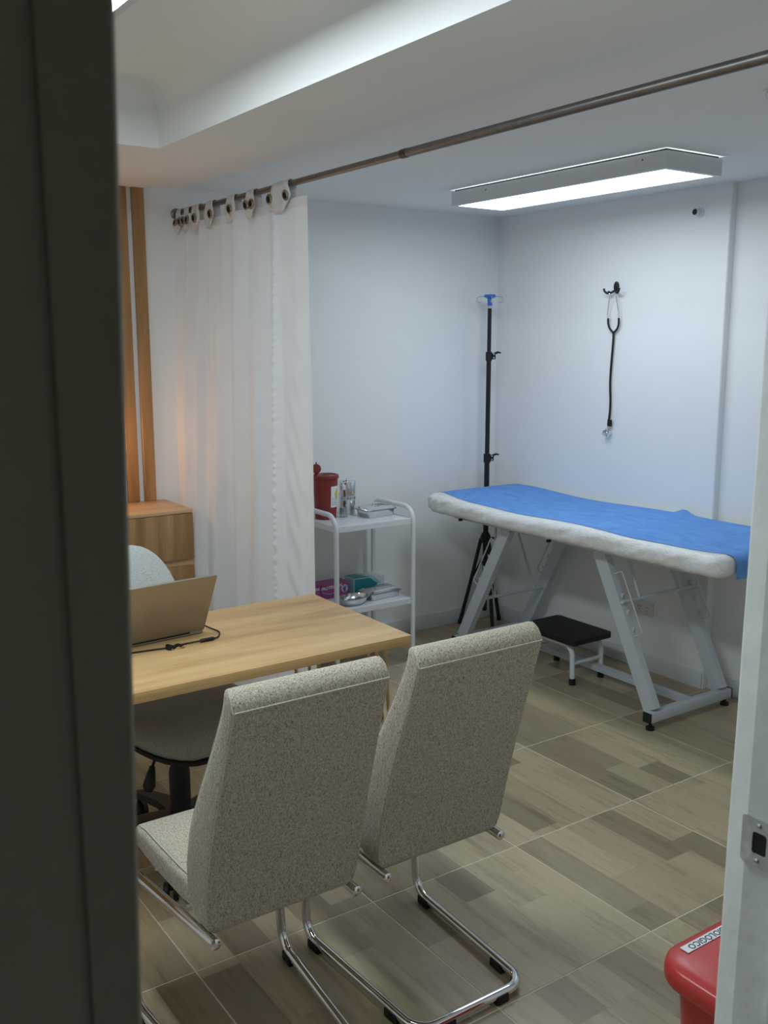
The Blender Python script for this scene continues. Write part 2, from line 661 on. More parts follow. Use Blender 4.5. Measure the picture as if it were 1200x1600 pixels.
# walls
wall_back = struct(MB().box2((XL - 0.1, YB, -0.05), (XR2 + 0.1, YB + 0.12, 2.7)).build('wall_back', 'wall'), 'white painted back wall with oak slats', 'wall')
mb = MB()
mb.prism([(XR, YB), (XR, 2.772), (XR + 0.004, 2.768), (XR2, 2.768), (XR2, YF - 0.13), (XR2 + 0.12, YF - 0.13), (XR2 + 0.12, YB)], -0.05, 2.7)
wall_right = struct(mb.build('wall_right', 'wall'), 'white painted side wall with a shallow column step', 'wall')
wall_left = struct(MB().box2((XL - 0.12, FW0, -0.05), (XL, YB, 2.7)).build('wall_left', 'wall'), 'white painted side wall', 'wall')
mb = MB()
mb.box2((XL - 0.12, FW0, -0.05), (DOOR_L - 0.03, YF, 2.7))
mb.box2((DOOR_R + 0.04, FW0, -0.05), (XR2 + 0.1, YF, 2.7))
mb.box2((DOOR_L - 0.03, FW0, DOOR_H + 0.03), (DOOR_R + 0.04, YF, 2.7))
wall_front = struct(mb.build('wall_front', 'wall'), 'wall with the doorway the room is seen through', 'wall')
# corridor the camera stands in (unlit)
mb = MB()
mb.box2((-1.3, FW0 - 0.012, 0), (DOOR_L - 0.034, FW0 - 0.001, 2.5))
mb.box2((DOOR_R + 0.06, FW0 - 0.012, 0), (2.0, FW0 - 0.001, 2.5))
mb.box2((DOOR_L - 0.034, FW0 - 0.012, DOOR_H + 0.05), (DOOR_R + 0.06, FW0 - 0.001, 2.5))
struct(mb.build('wall_corridor_front', 'corridor'), 'unlit corridor face of the doorway wall', 'wall')
mb = MB()
mb.box2((-1.4, -1.4, 0), (-1.3, FW0, 2.5))
mb.box2((2.0, -1.4, 0), (2.1, FW0, 2.5))
mb.box2((-1.4, -1.5, 0), (2.1, -1.4, 2.5))
struct(mb.build('wall_corridor', 'corridor'), 'unlit corridor walls', 'wall')
struct(MB().box2((-1.4, -1.5, 2.5), (2.1, FW0 + 0.02, 2.6)).build('ceiling_corridor', 'corridor'), 'unlit corridor ceiling', 'ceiling')
struct(MB().box2((-1.4, -1.5, -0.06), (2.1, 0.529, 0.0)).build('floor_corridor', 'corridor'), 'unlit corridor floor', 'floor')

# ceiling: soffit with a coved tray over the desk, and the exam bay ceiling behind the beam
TX0, TX1, TY0, TY1 = -0.25, 1.372, 1.05, 3.385
FOLD = 1.655


def rect(ins, z):
    return [(TX0 + ins, TY0 + ins, z), (TX1 - ins, TY0 + ins, z), (TX1 - ins, TY1 - ins, z), (TX0 + ins, TY1 - ins, z)]


mb = MB()
x0, x1, y0, y1 = XL - 0.05, FOLD, YF - 0.05, YB + 0.05
mb.loft([[(x0, y0, ZB), (x1, y0, ZB), (x1, y1, ZB), (x0, y1, ZB)], rect(0, ZB)], caps=False)
loops = [rect(0, ZB), rect(0.0, ZB + 0.12)]
R0 = ZT - ZB - 0.12
for k in range(1, 9):
    a = PI / 2 * k / 8
    loops.append(rect(R0 * 1.6 * (1 - math.cos(a)), ZB + 0.12 + R0 * math.sin(a)))
mb.loft(loops, caps=False)
n0 = len(mb.v)
mb.f.append((n0 - 4, n0 - 3, n0 - 2, n0 - 1))
mb.add([(x1, y0, ZB), (x1, y1, ZB), (x1, y1, ZC), (x1, y0, ZC)], [(0, 1, 2, 3)])
mb.add([(x1, y0, ZC), (x1, y1, ZC), (XR2 + 0.05, y1, ZC), (XR2 + 0.05, y0, ZC)], [(0, 1, 2, 3)])
struct(mb.build('ceiling', 'ceiling', smooth=30), 'white plaster ceiling with a recessed tray above the desk', 'ceiling')
struct(MB().box2((XL - 0.12, FW0, 2.62), (XR2 + 0.12, YB + 0.12, 2.7)).build('ceiling_slab', 'ceiling'), 'slab above the plaster ceiling', 'ceiling')

# baseboards
struct(MB().box2((XR - 0.008, 2.772, 0), (XR, YB - 0.008, 0.085), 0.002).build('baseboard_right', 'base'), 'white tile baseboard along the side wall', 'baseboard')
struct(MB().box2((XR2 - 0.008, YF, 0), (XR2, 2.766, 0.085), 0.002).build('baseboard_right_near', 'base'), 'white baseboard past the column step', 'baseboard')
struct(MB().box2((1.72, YB - 0.008, 0), (XR - 0.001, YB, 0.085), 0.002).build('baseboard_back', 'base'), 'white tile baseboard along the back wall', 'baseboard')

# oak slats on the back wall
SL = 0.0795
for k in range(9):
    xc = 1.6285 - k * SL
    MB().box((xc, YB - 0.009, (0.905 + ZB) / 2), (0.0545, 0.018, ZB - 0.905), 0.002, 1).build('slat', 'oak_v', wall_back)

# door frame: right (strike) jamb, left jamb, head
prof = [(1.03, 0.690), (0.9935, 0.6875), (0.9905, 0.684), (0.9803, 0.6535), (0.9800, 0.6275), (0.9800, 0.603), (0.9690, 0.600), (0.9690, 0.553),
        (0.9800, 0.550), (0.9800, 0.515), (1.045, 0.515)]
mb = MB()
nz = 60
loops = []
for k in range(nz + 1):
    z = DOOR_H * k / nz
    lp = []
    for q, (x, y) in enumerate(prof):
        d = 0.0
        if q in (1, 2):
            d = 0.0022 * noise.noise(Vector((q * 0.3, 3.1, z * 9.0)))
        elif q in (3, 4):
            d = 0.0009 * noise.noise(Vector((q * 1.3, 7.1, z * 6.0)))
        lp.append((x + d + 0.004 + (z - 0.8) * 0.011, y + d, z))
    loops.append(lp)
mb.loft(loops)
jamb = struct(mb.build('trim_1', 'jamb', smooth=9), 'chipped white painted door jamb with a metal strike plate', 'door frame')
# strike plate
mb = MB()
Zs0, Zs1 = 1.017, 1.079
poly = rrect(0.046, 0.062, [0.004, 0.016, 0.016, 0.004], 6)      # (along -y, z)


def strike_pt(u, z, off):
    # u runs from the lip (room side) to the corridor side; follows the jamb faces
    y = 0.6655 - u
    x = 0.9800 + (max(0.0, y - 0.6535)) * 0.34
    return (x - off + 0.004 + (z - 0.8) * 0.011, y, z)


# plate made of bands around the latch hole
hole = rrect(0.0195, 0.028, 0.004, 6, 0.0085, 0.0)
outer = []
for k in range(len(hole)):
    a = math.atan2(hole[k][1], hole[k][0] - 0.0085)
    best = None
    dx, dz = math.cos(a), math.sin(a)
    # ray to the rounded outline
    t_ = 0.0
    while t_ < 0.08:
        t_ += 0.0004
        px, pz = 0.0085 + dx * t_, dz * t_
        inside = abs(px) < 0.023 and abs(pz) < 0.031
        if inside and px < -0.023 + 0.016 and abs(pz) > 0.031 - 0.016:
            inside = math.hypot(px + 0.007, abs(pz) - 0.015) < 0.016
        if not inside:
            break
    outer.append((0.0085 + dx * t_, dz * t_))
lo, li, lb = [], [], []
zc = (Zs0 + Zs1) / 2
for (hx, hz), (ox, oz) in zip(hole, outer):
    lb.append(strike_pt(ox + 0.023, zc + oz, 0.0002))
    lo.append(strike_pt(ox + 0.023, zc + oz, 0.0018))
    li.append(strike_pt(hx + 0.023, zc + hz, 0.0018))
mb.loft([lb, lo, li, [(p[0] + 0.0016, p[1], p[2]) for p in li]], caps=False)
plate = mb.build('strike_plate', 'dull_steel', jamb, smooth=30)
plate['label'] = 'worn steel strike plate with a latch hole'
mb = MB()
hp = [(strike_pt(hx + 0.023, zc + hz, 0.0003)) for hx, hz in hole]
mb.add(hp, [tuple(range(len(hp)))])
mb.build('latch_hole', 'black', plate, smooth=0)
for dz in (-0.0225, 0.0225):
    mb = MB()
    c0 = strike_pt(0.030, zc + dz, 0.0014)
    mb.lathe([(0.0036, 0.0), (0.0036, 0.0008), (0.0024, 0.0016), (0.0004, 0.0018)], c0, 14, Matrix.Rotation(-PI / 2, 4, 'Y'))
    sc = mb.build('screw', 'steel', plate)
    MB().box((c0[0] - 0.0018, c0[1], c0[2]), (0.0004, 0.0036, 0.0007)).build('screw_slot', 'black', plate)
# left jamb leaning very slightly, as in the photograph
mb = MB()
for (xa, xb, ya, yb) in ((DOOR_L - 0.034, DOOR_L, FW0 - 0.018, YF + 0.015),):
    loops = []
    for k in range(13):
        z = DOOR_H * k / 12
        lean = (z - 1.45) * 0.0207
        loops.append([(xa, ya, z), (xb - 0.004 + lean, ya, z), (xb + lean, ya + 0.004, z), (xb + lean, yb, z), (xa, yb, z)])
    mb.loft(loops)
struct(mb.build('trim_2', 'corridor_trim', smooth=50), 'dark door jamb on the hinge side', 'door frame')
struct(MB().box2((DOOR_L - 0.034, FW0 - 0.018, DOOR_H), (DOOR_R + 0.06, YF + 0.015, DOOR_H + 0.04)).build('trim_3', 'corridor_trim'), 'dark door frame head', 'door frame')
# door leaf swung into the room behind the hinge jamb
dr = bpy.data.objects.new('door_1', None)
COL.objects.link(dr)
dr.location = (DOOR_L - 0.03, YF + 0.03, 0.0)
dr.rotation_euler = (0, 0, math.radians(103))
struct(dr, 'white door leaf swung open into the room', 'door')
MB().box2((0.0, -0.02, 0.008), (0.76, 0.02, 2.04), 0.002).build('door_leaf', 'jamb', dr)
mb = MB()
for s in (-1, 1):
    mb.cyl((0.70, 0, 1.04), (0.70, s * 0.055, 1.04), 0.011)
    mb.cyl((0.70, s * 0.02, 1.04), (0.70, s * 0.026, 1.04), 0.026, 20)
    mb.lathe([(0.010, 0.0), (0.026, 0.008), (0.030, 0.022), (0.024, 0.036), (0.004, 0.042)], (0.70, s * 0.045, 1.04), 20, Matrix.Rotation(-s * PI / 2, 4, 'X'))
mb.build('door_knob', 'steel', dr)


# ------------------------------------------------------------------ ceiling light panels
def light_panel(label, x0, x1, y0, y1, zt, zb, mat):
    cx, cy = (x0 + x1) / 2, (y0 + y1) / 2
    t = thing('ceiling_light', label, 'ceiling light', (cx, cy, zb))
    hx, hy, h = (x1 - x0) / 2, (y1 - y0) / 2, zt - zb
    mb = MB()

    def rc(i, z):
        return [(-hx + i, -hy + i, z), (hx - i, -hy + i, z), (hx - i, hy - i, z), (-hx + i, hy - i, z)]
    mb.loft([rc(0.002, h - 0.008), rc(0, h - 0.008), rc(0, 0.0), rc(0.022, 0.0), rc(0.022, 0.004)], caps=False)
    n = len(mb.v)
    mb.build('housing', 'white_metal', t, smooth=0)
    mb = MB().box((0, 0, h - 0.006), (2 * hx - 0.02, 2 * hy - 0.02, 0.012))
    mb.build('shadow_gap_plate', 'black', t)  # black colour stands in for the shadow gap between housing and ceiling
    MB().add(rc(0.0215, 0.003), [(3, 2, 1, 0)]).build('diffuser', mat, t, smooth=0)
    for yy in (-hy + 0.11, hy - 0.24):
        MB().lathe([(0.004, 0), (0.004, 0.0012), (0.001, 0.002)], (-hx, yy, h * 0.62), 10, Matrix.Rotation(-PI / 2, 4, 'Y')).build('screw', 'rod', t)
    return t


light_panel('long white framed LED panel on the ceiling over the examination bed', 2.885, 3.20, 2.415, 3.645, ZC, 2.248, 'panel_exam')
light_panel('LED panel with a white frame in the recessed tray above the desk', 0.60, 0.915, 1.43, 2.65, ZT, 2.432, 'panel_desk')

# ------------------------------------------------------------------ curtain rod and curtain
RX, RZ = 1.81, 2.205
t = thing('curtain_rod', 'long grey metal curtain rod running under the ceiling', 'curtain rod', (RX, YF, RZ))
L = YB - YF
MB().cyl((0, 1.86, 0), (0, L, 0), 0.0115, 18).build('inner_tube', 'rod', t)
MB().cyl((0, 0, 0), (0, 1.88, 0), 0.0132, 18).build('outer_tube', 'rod', t)
MB().cyl((0, 1.845, 0), (0, 1.872, 0), 0.0142, 18).build('joint_collar', 'bronze', t)
for y in (0.006, L - 0.006):
    MB().lathe([(0.024, -0.006), (0.024, 0.002), (0.016, 0.006)], (0, y, 0), 20, Matrix.Rotation(PI / 2, 4, 'X')).build('wall_flange', 'rod', t)

cu = thing('curtain', 'white tab-top curtain gathered at the back wall end of the rod', 'curtain', (RX, 3.11, 0))
# cloth: profile x(y) made of folds, changing with height
CY0, CY1 = 0.0, 1.165
ny, nzc = 260, 70
TOPZ, BOTZ = 2.150, 0.03


def cloth_x(s, z):
    # s metres from the free edge; folds sharper near the wall, flat broad folds near the edge
    tz = (TOPZ - z) / (TOPZ - BOTZ)
    wall = max(0.0, min(1.0, (s - 0.70) / 0.35))
    p1 = s + 0.03 * tz * math.sin(s * 7)
    a = 0.030 * math.sin(2 * PI * (p1 / 0.33 + 0.10 + 0.10 * tz)) + 0.016 * math.sin(2 * PI * (p1 / 0.165 + 0.3 - 0.20 * tz))
    a = math.copysign(abs(a / 0.046) ** 0.8, a) * 0.046
    b = 0.026 * math.sin(2 * PI * (s / 0.105 + 0.2 * tz)) + 0.010 * math.sin(2 * PI * s / 0.061)
    x = a * (0.5 + 0.9 * tz) * (1 - wall) + b * (0.8 + 0.5 * tz) * wall
    x += 0.014 * noise.noise(Vector((s * 5.0, z * 1.1, 0.0)))
    x -= 0.070 * min(1.0, tz * 1.4) * math.exp(-((s - 1.0) / 0.20) ** 2)
    # flat hem band at the free edge, puckered at its seam
    if s < 0.215:
        k = min(1.0, (0.215 - s) / 0.03)
        x = x * (1 - 0.75 * k) - 0.006 * k
    d = abs(s - 0.215 - 0.05 * tz * tz)
    pk = math.exp(-(d / 0.018) ** 2)
    x -= pk * 0.0065 * (0.5 + 0.9 * tz) * (1.0 + 0.9 * math.sin(z * 175 + 3 * math.sin(z * 27)))
    x = max(x, -0.096)
    hb = math.exp(-((s - 0.13) / 0.07) ** 2)
    x -= hb * 0.006 * tz * math.sin(z * 38 - s * 55 + 2.0 * noise.noise(Vector((z * 5, s * 8, 0))))
    return x


mb = MB()
vs, fs = [], []
for j in range(nzc * 4 + 1):
    z = TOPZ + (BOTZ - TOPZ) * j / (nzc * 4)
    tz = (TOPZ - z) / (TOPZ - BOTZ)
    for i in range(ny + 1):
        s = CY1 * i / ny
        y = s * (1.0 + 0.0 * tz) - 0.012 * tz * (1 - s)
        vs.append((cloth_x(s, z), y, z))
for j in range(nzc * 4):
    for i in range(ny):
        a = j * (ny + 1) + i
        fs.append((a, a + 1, a + ny + 2, a + ny + 1))
mb.add(vs, fs)
mb.build('cloth', 'curtain', cu, smooth=180)
# hem band at the top
mb = MB()
vs, fs = [], []
for j in range(3):
    z = TOPZ - 0.0 - 0.032 * j / 2
    for i in range(ny + 1):
        s = CY1 * i / ny
        vs.append((cloth_x(s, z) - 0.0035, s, z + 0.001))
for j in range(2):
    for i in range(ny):
        a = j * (ny + 1) + i
        fs.append((a, a + 1, a + ny + 2, a + ny + 1))
mb.add(vs, fs).build('top_hem', 'curtain', cu, smooth=180)
# tabs looped over the rod, each with a bronze grommet or two
tabs = [(0.085, 0.265, (0.118, 0.243)), (0.372, 0.462, (0.392, 0.437)), (0.540, 0.640, (0.585,)), (0.745, 0.845, (0.770,)),
        (0.885, 0.985, (0.934,)), (0.995, 1.065, (1.010, 1.050)), (1.085, 1.155, (1.090, 1.140))]
for (a, b, gs) in tabs:
    mb = MB()
    loops = []
    nn = 14
    for k in range(nn + 1):
        q = k / nn
        # up the front, over the rod, down the back
        if q < 0.38:
            u = q / 0.38
            x = -0.020 + 0.005 * u
            z = TOPZ - 0.044 + (RZ - TOPZ + 0.044) * u
            nar = (0.34 + 0.66 * (u / 0.55)) if u < 0.55 else 1.0 - 0.32 * (u - 0.55) / 0.45
        elif q < 0.62:
            u = (q - 0.38) / 0.24
            x = -0.0155 * math.cos(PI * u)
            z = RZ + 0.0160 * math.sin(PI * u)
            nar = 0.68
        else:
            u = (q - 0.62) / 0.38
            x = 0.0155 + 0.005 * u
            z = RZ + (TOPZ - 0.03 - RZ) * u
            nar = 0.68 + 0.22 * u
        row = []
        m_ = (a + b) / 2
        hw = (b - a) / 2 * nar
        for i in range(7):
            e = i / 6 * 2 - 1
            row.append((x + 0.003 * math.cos(e * 5) * (1 if x < 0 else -1) - 0.003 * (1 if x < 0 else -1), m_ + e * hw, z))
        loops.append(row)
    mb.loft(loops, caps=False, closed=False)
    tb = mb.build('tab', 'curtain', cu, smooth=180, solid=0.001)
    for g in gs:
        mb = MB()
        R_ = Matrix.Rotation(-PI / 2 + 0.22 * math.sin(g * 40), 4, 'Y')
        mb.lathe([(0.0085, 0.001), (0.0095, 0.005), (0.0165, 0.0055), (0.0205, 0.002), (0.0205, 0.0)], (-0.024, g, TOPZ + 0.012), 22, R_, False, False)
        gr = mb.build('grommet', 'pewter', tb)
        mb = MB()
        mb.lathe([(0.0112, 0.0058), (0.0095, 0.0058), (0.0088, 0.002), (0.0001, 0.002)], (-0.024, g, TOPZ + 0.012), 22, R_, False, False)
        mb.build('grommet_eye', 'black', tb)

# unused rod socket on the side wall, small ceiling hook
t = thing('rod_socket', 'small white rod socket with a black open end high on the wall', 'wall bracket', (XR, 2.93, 2.207))
R_ = Matrix.Rotation(-PI / 2, 4, 'Y') @ Matrix.Rotation(0.0, 4, 'X')
MB().lathe([(0.022, 0.0), (0.022, 0.004), (0.0155, 0.006), (0.0155, 0.038), (0.0135, 0.038), (0.0135, 0.030)], (0, 0, 0), 22, R_, True, False).build('sleeve', 'white_metal', t)
MB().lathe([(0.0134, 0.030), (0.0134, 0.0375), (0.0001, 0.0377)], (0, 0, 0), 22, R_, True, False).build('open_end', 'black', t)
t = thing('ceiling_hook', 'tiny white ring hook on the exam bay ceiling', 'hook', (2.46, 1.72, ZC))
MB().lathe([(0.016, 0.0), (0.016, -0.004), (0.006, -0.007)], (0, 0, 0), 16).build('hook_base', 'white_metal', t)
MB().tube([(0.010 * math.cos(a), 0, -0.016 + 0.010 * math.sin(a)) for a in [2 * PI * k / 16 for k in range(16)]], 0.0018, 6, True).build('ring', 'white_metal', t)


# ------------------------------------------------------------------ cantilever chairs
def make_chair(loc, label, bw=0.190, bx=0.0):
    t = thing('cantilever_chair', label, 'chair', loc, 0.0, 'cantilever visitor chairs at the desk')
    # backrest: rounded-rectangle sections climbing a leaning, lumbar-bulged profile
    st = [  # z, rear y, thickness, half width
        (0.376, -0.108, 0.05, 0.156), (0.380, -0.120, 0.078, 0.174), (0.392, -0.127, 0.092, 0.186), (0.414, -0.130, 0.102, 0.193), (0.46, -0.137, 0.116, 0.197),
        (0.52, -0.150, 0.126, 0.198), (0.58, -0.166, 0.128, 0.197), (0.65, -0.186, 0.120, 0.195), (0.72, -0.208, 0.106, 0.193),
        (0.79, -0.231, 0.091, 0.190), (0.86, -0.254, 0.078, 0.187), (0.915, -0.272, 0.070, 0.185), (0.935, -0.277, 0.067, 0.1845),
        (0.950, -0.274, 0.060, 0.184), (0.962, -0.266, 0.047, 0.183), (0.970, -0.256, 0.030, 0.181), (0.974, -0.247, 0.012, 0.178)]
    # densify
    loops = []
    for k, (z, y, th, hw) in enumerate(st):
        rr = min(0.018, th * 0.45)
        lp = rrect(2 * hw, th, [min(0.03, th * 0.45), min(0.03, th * 0.45), rr * 0.45, rr * 0.45], 4, 0, y + th / 2)
        loops.append([(p[0], p[1], z) for p in lp])
    mb = MB()
    mb.loft(loops)
    back = mb.build('backrest', 'tweed', t, smooth=40)
    mid = [q for q in st if 0.40 < q[0] < 0.94]
    for s in (-1, 1):
        MB().tube([(s * (q[3] - 0.004), q[1] + 0.003, q[0]) for q in mid], 0.0022, 6).build('piping', 'piping', back)
    q = mid[-1]
    MB().tube([(q[3] * (k / 8 * 2 - 1) * 0.985, q[1] - 0.0005, q[0] + 0.001) for k in range(9)], 0.0024, 6).build('piping', 'piping', back)
    # over-the-top side seams
    for s in (-1, 1):
        tp = st[12:17]
        pts = [(s * (tp[0][3] - 0.001), tp[0][1] + 0.002, tp[0][0])] + [(s * (q_[3] - 0.001), q_[1] + min(0.006, q_[2] * 0.3), q_[0] + 0.0005) for q_ in tp[1:]]
        MB().tube(pts, 0.0018, 6).build('piping', 'piping', back)
        MB().tube([(s * (q_[3] - 0.008), q_[1] + q_[2] - 0.009, q_[0]) for q_ in st[6:13]], 0.0018, 6).build('piping', 'piping', back)
    # seat cushion
    loops = []
    for (y, zt, zb, hw) in [(-0.030, 0.455, 0.395, 0.172), (-0.025, 0.462, 0.388, 0.182), (0.05, 0.462, 0.386, 0.187), (0.16, 0.462, 0.386, 0.189),
                            (0.25, 0.461, 0.387, 0.189), (0.295, 0.455, 0.389, 0.188), (0.318, 0.444, 0.393, 0.186), (0.330, 0.428, 0.400, 0.182)]:
        lp = rrect(2 * hw, zt - zb, min(0.02, (zt - zb) * 0.4), 4, 0, (zt + zb) / 2)
        loops.append([(p[0], y, p[1]) for p in lp])
    mb = MB()
    mb.loft(loops)
    seat = mb.build('seat', 'tweed', t, smooth=40)
    for s in (-1, 1):
        MB().tube([(s * (hw - 0.010), y, z) for (y, z, hw) in ((-0.02, 0.4605, 0.182), (0.05, 0.4615, 0.187), (0.16, 0.4615, 0.189), (0.25, 0.4605, 0.189), (0.30, 0.452, 0.188))], 0.0019, 6).build('piping', 'piping', seat)
    # one continuous chrome tube
    r = 0.0125
    pts = [(0.180, -0.145, 0.372), (bx + bw - 0.008, 0.262, 0.372), (bx + bw, 0.232, 0.0215), (bx + 0.166, -0.262, 0.0215),
           (bx - 0.166, -0.262, 0.0215), (bx - bw, 0.232, 0.0215), (bx - bw + 0.008, 0.262, 0.372), (-0.180, -0.145, 0.372)]
    MB().tube(round_path(pts, 0.055, 8), r, 14).build('frame', 'chrome', t, smooth=50)
    for s in (-1, 1):
        MB().lathe([(0.0132, 0.0), (0.0132, 0.004), (0.010, 0.0065), (0.0005, 0.0075)], (s * 0.180, -0.1445, 0.372), 16, Matrix.Rotation(PI / 2, 4, 'X')).build('end_cap', 'chrome', t)
        for f in (0.10, 0.80):
            x = bw + (0.166 - bw) * f
            y = 0.232 + (-0.262 - 0.232) * f
            d = Vector((0.166 - bw, -0.494, 0)).normalized()
            mb = MB()
            rot_ = Matrix.Rotation(math.atan2(-d.x, d.y) * s, 3, 'Z')
            mb.box((bx + s * x, y, 0.0125), (0.031, 0.05, 0.025), 0.004, 2, rot_)
            mb.build('glide', 'black', t)
    for x in (-0.085, 0.085):
        MB().box((bx + x, -0.262, 0.0125), (0.04, 0.031, 0.025), 0.004).build('glide', 'black', t)
    # cross bars carrying the seat
    for y in (0.02, 0.21):
        MB().bar((-0.18, y, 0.381), (0.18, y, 0.381), 0.025, 0.008).build('seat_crossbar', 'chrome', t)
    return t


make_chair((0.947, 1.90, 0), 'beige tweed cantilever chair, the one that stands in front of the laptop', 0.209, -0.026)
make_chair((1.398, 1.905, 0), 'beige tweed cantilever chair, the one at the free right end of the desk')

# ------------------------------------------------------------------ desk
DX0, DX1, DY0, DY1, DZ = 0.20, 1.712, 2.340, 2.945, 0.742
t = thing('desk', 'light oak desk with thin gold hairpin legs', 'desk', ((DX0 + DX1) / 2, (DY0 + DY1) / 2, 0))
hx, hy = (DX1 - DX0) / 2, (DY1 - DY0) / 2
MB().box((0, 0, DZ - 0.015), (2 * hx, 2 * hy, 0.030), 0.0012, 2).build('desktop', 'desk', t)
for sx in (-1, 1):
    for sy in (-1, 1):
        cx, cy = sx * (hx - 0.045), sy * (hy - 0.05)
        ft = V(cx + sx * 0.012, cy + sy * 0.012, 0.006)
        mb = MB()
        ends = [V(cx - sx * 0.0, cy - sy * 0.085, DZ - 0.032), V(cx - sx * 0.085, cy, DZ - 0.032), V(cx - sx * 0.012, cy - sy * 0.012, DZ - 0.032)]
        mb.tube(round_path([ends[0], ft + V(0, -sy * 0.004, 0), ft + V(-sx * 0.004, 0, 0), ends[1]], 0.005, 4), 0.0055, 8)
        mb.tube([ends[2], ft + V(0, 0, 0.01)], 0.0055, 8)
        mb.build('hairpin_leg', 'brass', t)
        MB().box((cx - sx * 0.035, cy - sy * 0.035, DZ - 0.032), (0.10, 0.10, 0.004), 0.001).build('leg_plate', 'brass', t)
        MB().lathe([(0.011, 0), (0.011, 0.004), (0.007, 0.008)], (ft.x, ft.y, 0), 12).build('leg_foot', 'black', t)

# laptop
lt = thing('laptop', 'open champagne aluminium laptop seen from behind its lid', 'laptop', (1.022, 2.716, DZ), math.radians(4.0))
W2 = 0.170
mb = MB()
mb.prism(rrect(2 * W2, 0.232, 0.012, 5, 0, 0.116), 0.003, 0.016)
mb.build('base', 'laptop', lt)
MB().prism(rrect(0.28, 0.10, 0.004, 3, 0, 0.085), 0.0158, 0.0165).build('keyboard', 'black', lt)
MB().prism(rrect(0.10, 0.065, 0.004, 3, 0, 0.185), 0.0158, 0.0163).build('touchpad', 'laptop', lt)
for (x, y) in ((-0.14, 0.02), (0.14, 0.02), (-0.14, 0.21), (0.14, 0.21)):
    MB().lathe([(0.008, 0), (0.008, 0.0035)], (x, y, 0), 12).build('rubber_foot', 'black', lt)
# lid in its own plane: local v up along the lid
lean = math.radians(27)
ly, lz = -math.sin(lean), math.cos(lean)


def lidp(u, v, n):
    return (u, 0.004 + ly * v + lz * n * -1 * -1 * 0 - n * lz * 1.0 * -1 * -1, 0.008 + lz * v - n * -ly * -1)


lid_loop = rrect(2 * W2, 0.222, [0.010, 0.010, 0.010, 0.010], 5, 0, 0.111)
nrm = V(0, -lz, ly)           # outward (towards the visitors)


def lp3(p, n):
    b_ = V(p[0], 0.006, 0.010) + V(0, ly, lz) * p[1]
    q_ = b_ + nrm * n
    return (q_.x, q_.y, q_.z)


lid = MB().loft([[lp3(p, 0.0) for p in lid_loop], [lp3(p, 0.004) for p in lid_loop],
                 [lp3((p[0] * 0.995, 0.111 + (p[1] - 0.111) * 0.993), 0.0052) for p in lid_loop]]).build('lid', 'laptop', lt)
MB().loft([[lp3((p[0] * 0.96, 0.113 + (p[1] - 0.111) * 0.92), -0.0003) for p in lid_loop], [lp3((p[0] * 0.96, 0.113 + (p[1] - 0.111) * 0.92), 0.0002) for p in lid_loop]]).build('screen', 'screen', lid)
MB().cyl((-0.12, 0.004, 0.010), (0.12, 0.004, 0.010), 0.0055, 12).build('hinge', 'black', lt)
# faint round emblem pressed into the lid
em = MB()
for (ra, rb) in ((0.016, 0.009), (0.011, 0.005)):
    pts = [lp3((0.0 + ra * math.cos(a), 0.115 + rb * math.sin(a)), 0.0053) for a in [2 * PI * k / 28 for k in range(28)]]
    em.tube(pts, 0.0004, 5, True)
em.build('emblem', 'laptop', lid)
# charging cable with its ferrite and strap
cb = thing('charging_cable', 'black laptop charging cable with a hook-and-loop strap on the desk', 'cable', (1.10, 2.66, DZ))
pw = [(1.1955, 2.792, 0.010), (1.208, 2.782, 0.010), (1.222, 2.745, 0.005), (1.229, 2.700, 0.0035), (1.205, 2.655, 0.0035), (1.175, 2.640, 0.006), (1.150, 2.640, 0.006),
      (1.095, 2.647, 0.0035), (1.040, 2.640, 0.0035), (0.985, 2.648, 0.0035), (0.92, 2.655, 0.0035), (0.86, 2.650, 0.0035), (0.80, 2.60, 0.0035), (0.72, 2.58, 0.0035)]
pts = [V(*p) - V(1.10, 2.66, 0) for p in pw]


def smooth_path(pts, n=6):
    out = []
    m_ = len(pts)
    for i in range(m_ - 1):
        p0, p1, p2, p3 = pts[max(i - 1, 0)], pts[i], pts[i + 1], pts[min(i + 2, m_ - 1)]
        for k in range(n):
            q = k / n
            out.append(0.5 * ((2 * p1) + (p2 - p0) * q + (2 * p0 - 5 * p1 + 4 * p2 - p3) * q * q + (3 * p1 - p0 - 3 * p2 + p3) * q ** 3))
    out.append(pts[-1])
    return out


MB().tube(smooth_path(pts), 0.0024, 8).build('cord', 'black', cb)
MB().tube([pts[0], pts[1]], [0.0045, 0.0035], 10).build('plug', 'black', cb)
MB().tube([pts[5] + V(0.012, 0.002, 0), pts[5] + V(0.007, 0.001, 0), pts[6] + V(-0.007, 0, 0), pts[6] + V(-0.012, 0, 0)], [0.0030, 0.0058, 0.0058, 0.0030], 12).build('ferrite', 'black', cb)
sp = []
for k in range(26):
    q = k / 25
    sp.append(V(1.030 + 0.052 * q, 2.622 - 0.004 * math.sin(q * 11), 0.0098 + 0.0030 * math.sin(q * 13)) - V(1.10, 2.66, 0))
MB().tube(sp, 1.0, prof=[(0.0055, -0.0008), (0.0055, 0.0008), (-0.0055, 0.0008), (-0.0055, -0.0008)], up=(0, 0, 1)).build('strap', 'black', cb)
lp_ = [V(1.036 + 0.007 * math.cos(a), 2.635 + 0.012 * math.sin(a), 0.0065) - V(1.10, 2.66, 0) for a in [2 * PI * k / 18 for k in range(18)]]
MB().tube(lp_, 1.0, prof=[(0.006, -0.0008), (0.006, 0.0008), (-0.006, 0.0008), (-0.006, -0.0008)], up=(0, 0, 1), closed=True).build('strap_loop', 'black', cb)

